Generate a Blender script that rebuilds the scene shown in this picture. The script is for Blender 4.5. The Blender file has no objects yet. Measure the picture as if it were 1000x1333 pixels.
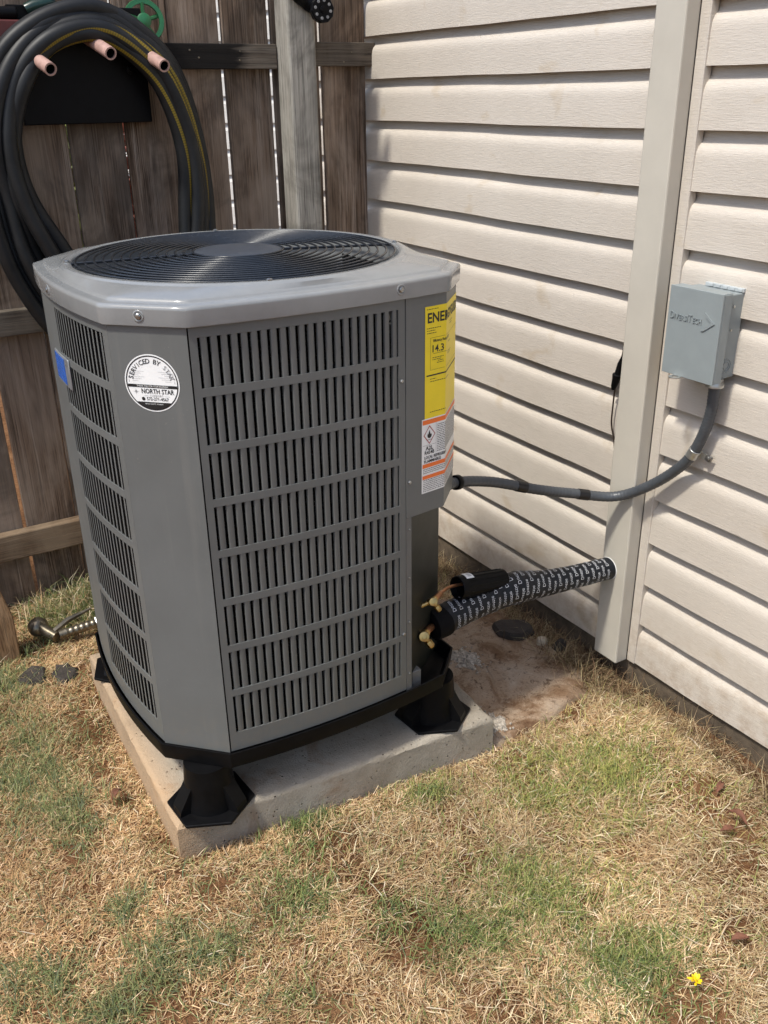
import bpy, math, random
import numpy as np
from mathutils import Vector, Matrix

random.seed(7)
rng = np.random.default_rng(7)
SC = bpy.context.scene
COL = SC.collection

# ------------------------------------------------------------------ camera
CAM_POS = Vector((0.0, 0.0, 1.535))
YAW, PITCH, ROLL = 0.5409, 0.4299, -0.0153
fw = Vector((math.sin(YAW) * math.cos(PITCH), math.cos(YAW) * math.cos(PITCH), -math.sin(PITCH)))
rt = Vector((math.cos(YAW), -math.sin(YAW), 0))
up = rt.cross(fw)
r2 = rt * math.cos(ROLL) + up * math.sin(ROLL)
u2 = -rt * math.sin(ROLL) + up * math.cos(ROLL)
cam_d = bpy.data.cameras.new('camera')
cam = bpy.data.objects.new('camera', cam_d)
COL.objects.link(cam)
m = Matrix.Identity(4)
for i in range(3):
    m[i][0], m[i][1], m[i][2], m[i][3] = r2[i], u2[i], -fw[i], CAM_POS[i]
cam.matrix_world = m
cam_d.sensor_fit = 'VERTICAL'
cam_d.sensor_height = 36.0
cam_d.lens = 36.0 * 1193.83 / 1333.0
cam_d.clip_start = 0.05
cam_d.clip_end = 600
SC.camera = cam

# ------------------------------------------------------------------ sky, sun, exposure
SUN_ELEV, SUN_AZ = math.radians(60), math.radians(9)     # azimuth of travel, from +X towards +Y
sd = Vector((math.cos(SUN_AZ) * math.cos(SUN_ELEV), math.sin(SUN_AZ) * math.cos(SUN_ELEV), -math.sin(SUN_ELEV)))
world = bpy.data.worlds.new('World')
SC.world = world
world.use_nodes = True
wn = world.node_tree
wn.nodes.clear()
sky = wn.nodes.new('ShaderNodeTexSky')
sky.sky_type = 'NISHITA'
sky.sun_disc = False
sky.sun_elevation = SUN_ELEV
sky.sun_rotation = math.atan2(-sd.x, -sd.y)
sky.air_density = 1.0
sky.dust_density = 2.2
sky.ozone_density = 1.0
bg = wn.nodes.new('ShaderNodeBackground')
bg.inputs['Strength'].default_value = 0.15
wo = wn.nodes.new('ShaderNodeOutputWorld')
wn.links.new(sky.outputs[0], bg.inputs[0])
wn.links.new(bg.outputs[0], wo.inputs[0])
sun_d = bpy.data.lights.new('sun', 'SUN')
sun_d.energy = 2.75
sun_d.angle = math.radians(5.0)
sun_d.color = (1.0, 0.965, 0.88)
sun = bpy.data.objects.new('sun', sun_d)
COL.objects.link(sun)
sun.rotation_euler = sd.to_track_quat('-Z', 'Y').to_euler()
sun.location = (-3, -1, 6)
SC.view_settings.view_transform = 'Standard'
SC.view_settings.look = 'None'
SC.view_settings.exposure = 0.52
SC.view_settings.gamma = 1.0
SC.view_settings.use_curve_mapping = False
SC.cycles.use_denoising = True
SC.cycles.max_bounces = 5
SC.cycles.use_adaptive_sampling = True
SC.cycles.adaptive_threshold = 0.025


# ------------------------------------------------------------------ materials
def lin(c):
    return tuple(((x / 255.0) / 12.92 if x / 255.0 <= 0.04045 else ((x / 255.0 + 0.055) / 1.055) ** 2.4) for x in c)


class NT:
    """small node-tree helper"""
    def __init__(self, name):
        self.m = bpy.data.materials.new(name)
        self.m.use_nodes = True
        self.t = self.m.node_tree
        self.b = self.t.nodes['Principled BSDF']
        self.co = None

    def n(self, typ, **kw):
        nd = self.t.nodes.new(typ)
        for k, v in kw.items():
            setattr(nd, k, v)
        return nd

    def l(self, a, b):
        self.t.links.new(a, b)

    def coord(self, scale=(1, 1, 1), kind='Object', rand=False):
        tc = self.n('ShaderNodeTexCoord')
        mp = self.n('ShaderNodeMapping')
        mp.inputs['Scale'].default_value = scale
        self.l(tc.outputs[kind], mp.inputs['Vector'])
        if rand:
            oi = self.n('ShaderNodeObjectInfo')
            mul = self.n('ShaderNodeVectorMath', operation='SCALE')
            mul.inputs[0].default_value = (37.0, 19.0, 53.0)
            self.l(oi.outputs['Random'], mul.inputs['Scale'])
            self.l(mul.outputs[0], mp.inputs['Location'])
        return mp.outputs[0]

    def noise(self, vec, scale, detail=4, rough=0.6, dist=0.0):
        nd = self.n('ShaderNodeTexNoise')
        nd.inputs['Scale'].default_value = scale
        nd.inputs['Detail'].default_value = detail
        nd.inputs['Roughness'].default_value = rough
        nd.inputs['Distortion'].default_value = dist
        self.l(vec, nd.inputs['Vector'])
        return nd.outputs['Fac']

    def ramp(self, fac, stops):
        nd = self.n('ShaderNodeValToRGB')
        cr = nd.color_ramp
        while len(cr.elements) < len(stops):
            cr.elements.new(0.5)
        for e, (p, c) in zip(cr.elements, stops):
            e.position = p
            e.color = (*c, 1) if len(c) == 3 else c
        self.l(fac, nd.inputs[0])
        return nd.outputs[0]

    def mixc(self, fac, a, b, mode='MIX'):
        nd = self.n('ShaderNodeMix', data_type='RGBA', blend_type=mode)
        for sock, v in ((nd.inputs[0], fac), (nd.inputs[6], a), (nd.inputs[7], b)):
            if isinstance(v, (int, float)):
                sock.default_value = v
            elif isinstance(v, tuple):
                sock.default_value = (*v, 1) if len(v) == 3 else v
            else:
                self.l(v, sock)
        return nd.outputs[2]

    def math(self, op, a, b=None, c=None, clamp=False):
        nd = self.n('ShaderNodeMath', operation=op)
        nd.use_clamp = clamp
        for i, v in enumerate((a, b, c)):
            if v is None:
                continue
            if isinstance(v, (int, float)):
                nd.inputs[i].default_value = v
            else:
                self.l(v, nd.inputs[i])
        return nd.outputs[0]

    def bump(self, h, strength=0.3, dist=0.002, chain=None):
        nd = self.n('ShaderNodeBump')
        nd.inputs['Strength'].default_value = strength
        nd.inputs['Distance'].default_value = dist
        self.l(h, nd.inputs['Height'])
        if chain is not None:
            self.l(chain, nd.inputs['Normal'])
        return nd.outputs[0]

    def out(self, color=None, rough=None, metal=0.0, normal=None, coat=0.0, spec=None):
        b = self.b
        for key, v in (('Base Color', color), ('Roughness', rough), ('Normal', normal)):
            if v is None:
                continue
            if isinstance(v, tuple):
                b.inputs[key].default_value = (*v, 1)
            elif isinstance(v, (int, float)):
                b.inputs[key].default_value = v
            else:
                self.l(v, b.inputs[key])
        b.inputs['Metallic'].default_value = metal
        b.inputs['Coat Weight'].default_value = coat
        b.inputs['Coat Roughness'].default_value = 0.08
        if spec is not None:
            b.inputs['Specular IOR Level'].default_value = spec
        return self.m


def simple(name, col, rough=0.5, metal=0.0, var=0.12, vscale=25, bump=0.0, bscale=300, coat=0.0, bdist=0.001, spec=None, stretch=(1, 1, 1)):
    t = NT(name)
    v = t.coord(stretch)
    f = t.noise(v, vscale, 5, 0.65)
    a = tuple(max(0, c * (1 - var)) for c in col)
    b = tuple(c * (1 + var) for c in col)
    c = t.ramp(f, [(0.3, a), (0.7, b)])
    r = t.math('MULTIPLY_ADD', f, 0.2, rough - 0.1, clamp=True)
    nrm = None
    if bump:
        nrm = t.bump(t.noise(v, bscale, 3), bump, bdist)
    return t.out(c, r, metal, nrm, coat, spec)


M = {}
M['paint'] = None
M['cap_paint'] = simple('cap_paint', (0.232, 0.238, 0.236), 0.2, var=0.07, vscale=14, bump=0.03, bscale=3.5, bdist=0.004, coat=0.5)
M['dark_metal'] = simple('compartment_metal', (0.014, 0.0155, 0.012), 0.42, var=0.2, vscale=12, bump=0.1, bscale=9, bdist=0.003, spec=0.25)
M['flange'] = simple('flange_metal', (0.13, 0.13, 0.125), 0.4, var=0.1)
M['black_plastic'] = simple('black_plastic', (0.0045, 0.0045, 0.005), 0.42, var=0.3, vscale=30, bump=0.05, bscale=200, spec=0.12)
M['black_rubber'] = simple('black_foam', (0.0045, 0.0045, 0.005), 0.7, var=0.3, spec=0.1)
M['wire'] = simple('guard_wire', (0.018, 0.021, 0.026), 0.25, var=0.2)
M['hub'] = simple('hub_plate', (0.045, 0.051, 0.062), 0.4, var=0.12, vscale=40)
M['blade'] = simple('fan_blade', (0.012, 0.013, 0.016), 0.5, spec=0.2)
M['steel'] = simple('screw_steel', (0.35, 0.35, 0.34), 0.3, metal=0.9)
M['brass'] = simple('brass', (0.50, 0.34, 0.13), 0.33, metal=0.95, var=0.2, vscale=60)
M['copper'] = simple('copper', (0.42, 0.2, 0.1), 0.4, metal=0.85, var=0.35, vscale=40)
M['peg'] = simple('pink_pipe', (0.40, 0.25, 0.21), 0.42, var=0.2, vscale=30)
M['white'] = simple('white_print', (0.82, 0.82, 0.80), 0.45, var=0.04)
M['print_black'] = simple('black_print', (0.012, 0.012, 0.012), 0.5, var=0.1)
M['print_grey'] = simple('grey_print', (0.25, 0.25, 0.25), 0.5, var=0.1)
M['tape_print'] = simple('tape_print', (0.55, 0.56, 0.58), 0.45, var=0.2, vscale=60)
M['yellow'] = simple('yellow_label', (0.86, 0.66, 0.012), 0.4, var=0.04)
M['orange'] = simple('orange_print', (0.85, 0.17, 0.02), 0.4, var=0.04)
M['red_print'] = simple('red_print', (0.35, 0.04, 0.03), 0.45, var=0.1)
M['blue'] = simple('blue_badge', (0.03, 0.14, 0.55), 0.25, var=0.12, coat=0.5)
M['badge'] = simple('badge_silver', (0.28, 0.29, 0.3), 0.3, metal=0.4)
M['conduit'] = simple('conduit_grey', (0.06, 0.066, 0.073), 0.4, var=0.1, vscale=40)
M['tape'] = simple('black_tape', (0.01, 0.01, 0.011), 0.35, var=0.2)
M['wrap'] = simple('pipe_wrap', (0.006, 0.008, 0.012), 0.42, spec=0.3, var=0.3, vscale=60, bump=0.25, bscale=60, bdist=0.003)
M['box_paint'] = simple('box_paint', (0.245, 0.275, 0.277), 0.42, var=0.05, vscale=20, bump=0.1, bscale=420, bdist=0.0005)
M['zinc'] = simple('zinc', (0.5, 0.5, 0.47), 0.35, metal=0.8, var=0.2)
M['zinc_pale'] = simple('pale_sealant', (0.42, 0.45, 0.45), 0.4, var=0.15)
M['trim'] = simple('trim_paint', (0.50, 0.465, 0.395), 0.4, var=0.06, vscale=6, bump=0.06, bscale=12, bdist=0.003)
M['green_plastic'] = simple('green_plastic', (0.02, 0.13, 0.045), 0.3, var=0.2)
M['dark_green'] = simple('dark_green_plastic', (0.008, 0.03, 0.022), 0.3, var=0.3)
M['dull_red'] = simple('dull_red', (0.11, 0.025, 0.02), 0.5, var=0.3)
M['stone_dark'] = simple('dark_stone', (0.040, 0.032, 0.026), 0.9, var=0.5, vscale=35, bump=0.8, bscale=120, bdist=0.003)
M['stone_pale'] = simple('pale_stone', (0.42, 0.36, 0.27), 0.95, var=0.3, vscale=30, bump=0.7, bscale=70, bdist=0.004)
M['mortar'] = simple('pale_mortar', (0.38, 0.335, 0.28), 0.95, var=0.75, vscale=110, bump=1.0, bscale=160, bdist=0.006)
M['foundation'] = simple('foundation', (0.10, 0.075, 0.05), 0.95, var=0.4, bump=0.5, bscale=60, bdist=0.004)
M['leaf_red'] = simple('dry_leaf', (0.17, 0.07, 0.04), 0.85, var=0.4, vscale=60)
M['petal'] = simple('petal', (0.85, 0.62, 0.01), 0.6, var=0.15)
M['cable'] = simple('cable', (0.025, 0.014, 0.01), 0.5, var=0.2)
M['old_metal'] = simple('dull_brass', (0.22, 0.19, 0.14), 0.35, metal=0.85, var=0.4, vscale=35)
M['roof_edge'] = simple('far_trim', (0.6, 0.58, 0.54), 0.6)


def siding_mat():
    t = NT('vinyl_siding')
    v = t.coord()
    vg = t.coord((1, 16, 190))
    g = t.noise(vg, 1.6, 5, 0.7, 0.6)
    vf = t.coord((1, 60, 420))
    g2 = t.noise(vf, 1.0, 3, 0.6)
    big = t.noise(v, 2.2, 4, 0.6)
    c = t.ramp(big, [(0.3, (0.535, 0.479, 0.408)), (0.7, (0.595, 0.54, 0.468))])
    gl = t.ramp(g, [(0.3, (0.80, 0.80, 0.80)), (0.62, (1, 1, 1))])
    c = t.mixc(0.45, c, gl, 'MULTIPLY')
    # brownish rain splash and water marks of their own shape
    d = t.noise(v, 7.0, 4, 0.55, 0.4)
    dm = t.ramp(d, [(0.62, (0, 0, 0)), (0.70, (1, 1, 1))])
    dirt = t.mixc(dm, (1, 1, 1), (0.86, 0.80, 0.70))
    c = t.mixc(0.7, c, dirt, 'MULTIPLY')
    sep = t.n('ShaderNodeSeparateXYZ')
    tc = t.n('ShaderNodeTexCoord')
    t.l(tc.outputs['Object'], sep.inputs[0])
    # soil splashed up the lowest courses
    low = t.math('MULTIPLY_ADD', sep.outputs['Z'], -2.0, 0.85, clamp=True)
    sp = t.noise(v, 26, 5, 0.7)
    sp = t.math('MULTIPLY', t.math('MULTIPLY', low, low), t.ramp(sp, [(0.42, (0.1, 0.1, 0.1)), (0.66, (1, 1, 1))]))
    c = t.mixc(sp, c, (0.30, 0.20, 0.12))
    for (y, z, r) in STAINS:
        dy = t.math('MULTIPLY', t.math('ADD', sep.outputs['Y'], -y), 1.0 / r)
        dz = t.math('MULTIPLY', t.math('ADD', sep.outputs['Z'], -z), 1.0 / (r * 0.85))
        q = t.math('ADD', t.math('MULTIPLY', dy, dy), t.math('MULTIPLY', dz, dz))
        q = t.math('MULTIPLY_ADD', t.noise(v, 40, 2), 0.6, q)
        ms = t.ramp(q, [(0.9, (0.5, 0.5, 0.5)), (1.25, (0, 0, 0))])
        c = t.mixc(ms, c, (0.36, 0.27, 0.18))
    h = t.math('MULTIPLY_ADD', g2, 0.5, g)
    nb = t.bump(h, 0.55, 0.0018)
    nb = t.bump(t.noise(v, 5, 2), 0.12, 0.01, nb)
    return t.out(c, 0.45, 0, nb)


def paint_mat():
    t = NT('grey_paint')
    geo = t.n('ShaderNodeNewGeometry')
    v = geo.outputs['Position']
    mp = t.n('ShaderNodeMapping')
    mp.inputs['Scale'].default_value = (26, 26, 1.6)
    t.l(v, mp.inputs['Vector'])
    vs = mp.outputs[0]
    st = t.noise(vs, 1.0, 5, 0.65)
    big = t.noise(v, 6, 5, 0.7)
    c = t.ramp(big, [(0.3, (0.116, 0.121, 0.117)), (0.7, (0.132, 0.137, 0.133))])
    c = t.mixc(t.ramp(st, [(0.56, (0, 0, 0)), (0.75, (0.35, 0.35, 0.35))]), c, (0.19, 0.185, 0.17))
    sp = t.noise(v, 190, 3, 0.6)
    c = t.mixc(t.ramp(sp, [(0.70, (0, 0, 0)), (0.76, (0.5, 0.5, 0.5))]), c, (0.26, 0.24, 0.21))
    sep = t.n('ShaderNodeSeparateXYZ')
    t.l(v, sep.inputs[0])
    low = t.math('MULTIPLY_ADD', sep.outputs['Z'], -3.2, 1.25, clamp=True)
    low = t.math('MULTIPLY', low, t.ramp(t.noise(v, 40, 5, 0.75), [(0.45, (0, 0, 0)), (0.7, (0.6, 0.6, 0.6))]))
    c = t.mixc(low, c, (0.20, 0.16, 0.11))
    rough = t.math('MULTIPLY_ADD', big, 0.25, 0.27, clamp=True)
    nb = t.bump(t.noise(v, 3.2, 2, 0.5), 0.12, 0.012, t.bump(t.noise(v, 600, 2), 0.08, 0.0004))
    return t.out(c, rough, 0, nb)


M['paint'] = paint_mat()
STAINS = [(1.36, 0.50, 0.03), (1.12, 0.52, 0.028), (1.228, 0.445, 0.022), (1.195, 0.41, 0.018), (1.43, 0.62, 0.045), (1.27, 0.66, 0.05), (1.31, 0.84, 0.03), (1.15, 0.30, 0.022)]
M['siding'] = siding_mat()


def wood_mat(name, dark, light, grey, rand=True, stain=0.0, black=(0.012, 0.010, 0.009), axis='Z', gscale=1.0, band=None):
    t = NT(name)
    sc = {'Z': (34, 34, 1.5), 'X': (1.5, 34, 34)}[axis]
    v = t.coord(sc, rand=rand)
    g = t.noise(v, 1.0 * gscale, 8, 0.74, 0.8)
    sc2 = {'Z': (210, 210, 3.5), 'X': (3.5, 210, 210)}[axis]
    v2 = t.coord(sc2, rand=rand)
    fine = t.noise(v2, 1.2, 4, 0.7, 0.3)
    vb = t.coord((3, 3, 1.3), rand=rand)
    big = t.noise(vb, 1.6, 4, 0.6, 0.5)
    c = t.ramp(g, [(0.34, dark), (0.52, light), (0.68, grey)])
    c = t.mixc(t.ramp(fine, [(0.38, (0.85, 0.85, 0.85)), (0.52, (0, 0, 0))]), c, tuple(x * 0.45 for x in dark))
    c = t.mixc(t.ramp(big, [(0.42, (0, 0, 0)), (0.62, (0.65, 0.65, 0.65))]), c, grey)
    # knots
    vk = t.coord({'Z': (6.5, 6.5, 2.2), 'X': (2.2, 6.5, 6.5)}[axis], rand=rand)
    vo = t.n('ShaderNodeTexVoronoi')
    vo.inputs['Scale'].default_value = 1.0
    t.l(vk, vo.inputs['Vector'])
    rings = t.math('SINE', t.math('MULTIPLY', vo.outputs['Distance'], 75.0))
    kn = t.ramp(vo.outputs['Distance'], [(0.0, (1, 1, 1)), (0.06, (1, 1, 1)), (0.12, (0.45, 0.45, 0.45)), (0.30, (0, 0, 0))])
    c = t.mixc(t.math('MULTIPLY', kn, t.math('MULTIPLY_ADD', rings, 0.35, 0.55)), c, tuple(x * 0.3 for x in dark))
    if stain:
        vs = t.coord((2.2, 2.2, 1.6), rand=rand)
        s = t.noise(vs, 1.7, 5, 0.65, 0.8)
        c = t.mixc(t.math('MULTIPLY', t.ramp(s, [(0.47, (0, 0, 0)), (0.6, (1, 1, 1))]), stain), c, black)
    if band:      # old black stain along one stretch of the rail
        sep = t.n('ShaderNodeSeparateXYZ')
        tc = t.n('ShaderNodeTexCoord')
        t.l(tc.outputs['Object'], sep.inputs[0])
        mid, hw_ = (band[0] + band[1]) / 2, (band[1] - band[0]) / 2
        q = t.math('ABSOLUTE', t.math('MULTIPLY', t.math('SUBTRACT', sep.outputs['X'], mid), 1 / hw_))
        q = t.math('ADD', q, t.math('MULTIPLY_ADD', g, 0.9, -0.45))
        c = t.mixc(t.ramp(q, [(0.75, (0.96, 0.96, 0.96)), (1.0, (0, 0, 0))]), c, (0.009, 0.008, 0.0075))
    if rand:
        oi = t.n('ShaderNodeObjectInfo')
        hv = t.n('ShaderNodeHueSaturation')
        t.l(t.math('MULTIPLY_ADD', oi.outputs['Random'], 0.6, 0.8), hv.inputs['Value'])
        t.l(c, hv.inputs['Color'])
        c = hv.outputs[0]
    h = t.math('MULTIPLY_ADD', fine, 0.5, g)
    return t.out(c, 0.85, 0, t.bump(h, 0.7, 0.0025), spec=0.2)


M['picket'] = wood_mat('picket_wood', (0.085, 0.053, 0.034), (0.20, 0.140, 0.097), (0.31, 0.245, 0.19), stain=0.45)
M['rail'] = wood_mat('rail_wood', (0.07, 0.055, 0.042), (0.13, 0.105, 0.08), (0.18, 0.155, 0.125), rand=True, axis='X')
M['rail_black'] = wood_mat('rail_stained', (0.07, 0.055, 0.042), (0.13, 0.105, 0.08), (0.18, 0.155, 0.125), rand=False, axis='X', band=(0.03, 0.40))
M['rail_warm'] = wood_mat('rail_warm', (0.07, 0.042, 0.024), (0.14, 0.094, 0.058), (0.2, 0.15, 0.10), rand=True, axis='X')
M['post'] = wood_mat('post_wood', (0.19, 0.175, 0.152), (0.33, 0.31, 0.27), (0.42, 0.40, 0.352), rand=False, stain=0.6, black=(0.075, 0.07, 0.06))
M['stake'] = wood_mat('stake_wood', (0.14, 0.07, 0.03), (0.29, 0.17, 0.085), (0.36, 0.24, 0.14), rand=False)


def concrete_mat():
    t = NT('concrete')
    v = t.coord()
    f = t.noise(v, 5, 6, 0.65)
    c = t.ramp(f, [(0.3, (0.23, 0.195, 0.15)), (0.5, (0.325, 0.285, 0.228)), (0.75, (0.42, 0.375, 0.31))])
    d = t.noise(v, 9, 5, 0.7, 0.5)
    c = t.mixc(t.ramp(d, [(0.58, (0, 0, 0)), (0.72, (0.6, 0.6, 0.6))]), c, (0.22, 0.125, 0.065))
    vo = t.n('ShaderNodeTexVoronoi')
    vo.inputs['Scale'].default_value = 70
    t.l(v, vo.inputs['Vector'])
    pit = t.ramp(vo.outputs['Distance'], [(0.08, (0, 0, 0)), (0.17, (1, 1, 1))])
    sel = t.ramp(t.noise(v, 22, 2), [(0.42, (0, 0, 0)), (0.55, (1, 1, 1))])
    pit = t.math('MAXIMUM', pit, sel)
    c = t.mixc(t.math('SUBTRACT', 1.0, pit), c, (0.09, 0.07, 0.05))
    fine = t.noise(v, 240, 4, 0.7)
    c = t.mixc(0.5, c, t.ramp(fine, [(0.3, (0.7, 0.7, 0.7)), (0.7, (1.1, 1.1, 1.1))]), 'MULTIPLY')
    nb = t.bump(fine, 0.6, 0.0025)
    nb = t.bump(pit, 0.9, 0.005, nb)
    nb = t.bump(t.noise(v, 30, 4, 0.7), 0.5, 0.006, nb)
    # warm sunlit tan painted into the colour towards the pad's left side
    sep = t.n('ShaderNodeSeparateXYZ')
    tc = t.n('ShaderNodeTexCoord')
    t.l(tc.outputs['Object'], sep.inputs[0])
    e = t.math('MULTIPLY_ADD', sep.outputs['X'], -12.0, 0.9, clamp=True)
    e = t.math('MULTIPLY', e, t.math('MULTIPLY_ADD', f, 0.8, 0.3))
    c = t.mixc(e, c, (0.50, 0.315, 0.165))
    return t.out(c, 0.95, 0, nb, spec=0.15)


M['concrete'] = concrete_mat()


def slab_mat():
    t = NT('stained_slab')
    v = t.coord()
    f = t.noise(v, 6.5, 6, 0.68, 0.6)
    c = t.ramp(f, [(0.28, (0.12, 0.062, 0.033)), (0.40, (0.24, 0.15, 0.09)), (0.50, (0.40, 0.295, 0.205)), (0.7, (0.48, 0.39, 0.30))])
    d = t.noise(v, 34, 6, 0.75, 0.5)
    c = t.mixc(t.ramp(d, [(0.55, (0, 0, 0)), (0.66, (0.8, 0.8, 0.8))]), c, (0.055, 0.028, 0.016))
    fine = t.noise(v, 300, 3, 0.7)
    c = t.mixc(0.5, c, t.ramp(fine, [(0.3, (0.6, 0.6, 0.6)), (0.7, (1.15, 1.15, 1.15))]), 'MULTIPLY')
    peb = t.noise(v, 120, 5, 0.8)
    c = t.mixc(t.ramp(peb, [(0.57, (0, 0, 0)), (0.66, (0.7, 0.7, 0.7))]), c, (0.06, 0.033, 0.02))
    c = t.mixc(t.ramp(peb, [(0.30, (0.7, 0.7, 0.7)), (0.38, (0, 0, 0))]), c, (0.42, 0.34, 0.26))
    nb = t.bump(peb, 0.6, 0.006, t.bump(d, 0.6, 0.008, t.bump(fine, 0.6, 0.003)))
    return t.out(c, 0.95, 0, nb, spec=0.1)


M['slab'] = slab_mat()


def soil_mat():
    t = NT('soil')
    v = t.coord()
    f = t.noise(v, 3.0, 6, 0.65, 0.3)
    c = t.ramp(f, [(0.3, (0.12, 0.058, 0.028)), (0.55, (0.23, 0.12, 0.06)), (0.75, (0.28, 0.165, 0.085))])
    d = t.noise(v, 60, 5, 0.75)
    c = t.mixc(0.8, c, t.ramp(d, [(0.3, (0.45, 0.42, 0.4)), (0.7, (1.2, 1.2, 1.2))]), 'MULTIPLY')
    nb = t.bump(d, 0.9, 0.012, t.bump(t.noise(v, 260, 3), 0.6, 0.004))
    return t.out(c, 1.0, 0, nb, spec=0.05)


M['soil'] = soil_mat()


def blade_mat(name):
    t = NT(name)
    at = t.n('ShaderNodeAttribute', attribute_name='Col')
    t.out(at.outputs['Color'], 0.75, 0, None, spec=0.15)
    tr = t.n('ShaderNodeBsdfTranslucent')
    t.l(at.outputs['Color'], tr.inputs['Color'])
    mx = t.n('ShaderNodeMixShader')
    mx.inputs[0].default_value = 0.25
    t.l(t.b.outputs[0], mx.inputs[1])
    t.l(tr.outputs[0], mx.inputs[2])
    t.l(mx.outputs[0], t.t.nodes['Material Output'].inputs[0])
    return t.m


M['blades'] = blade_mat('grass_blades')


def hose_mat():
    t = NT('hose_rubber')
    tc = t.n('ShaderNodeTexCoord')
    sep = t.n('ShaderNodeSeparateXYZ')
    t.l(tc.outputs['UV'], sep.inputs[0])
    tw = t.math('MULTIPLY_ADD', sep.outputs['X'], 0.45, sep.outputs['Y'])
    fr = t.math('FRACT', tw)
    st = t.math('LESS_THAN', t.math('ABSOLUTE', t.math('SUBTRACT', fr, 0.5)), 0.034)
    wv = t.math('SINE', t.math('MULTIPLY', sep.outputs['X'], 900.0))
    ycol = t.mixc(t.math('MULTIPLY_ADD', wv, 0.3, 0.4), (0.25, 0.17, 0.01), (0.06, 0.05, 0.012))
    v = t.coord()
    f = t.noise(v, 14, 5, 0.7)
    base = t.ramp(f, [(0.3, (0.005, 0.0055, 0.006)), (0.7, (0.014, 0.015, 0.016))])
    return t.out(t.mixc(st, base, ycol), 0.5, 0, t.bump(t.noise(v, 400, 2), 0.1, 0.001), spec=0.35)


M['hose'] = hose_mat()


def coil_mat():
    t = NT('coil_fins')
    v = t.coord((1, 1, 1))
    w = t.n('ShaderNodeTexWave', wave_type='BANDS', bands_direction='Z')
    w.inputs['Scale'].default_value = 48
    t.l(v, w.inputs['Vector'])
    f = t.noise(v, 55, 5, 0.8)
    c = t.ramp(f, [(0.5, (0.003, 0.003, 0.003)), (0.66, (0.006, 0.006, 0.006)), (0.72, (0.25, 0.25, 0.24))])
    return t.out(c, 0.6, 0.0, t.bump(w.outputs['Fac'], 0.5, 0.004), spec=0.1)


M['coil'] = coil_mat()


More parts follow.
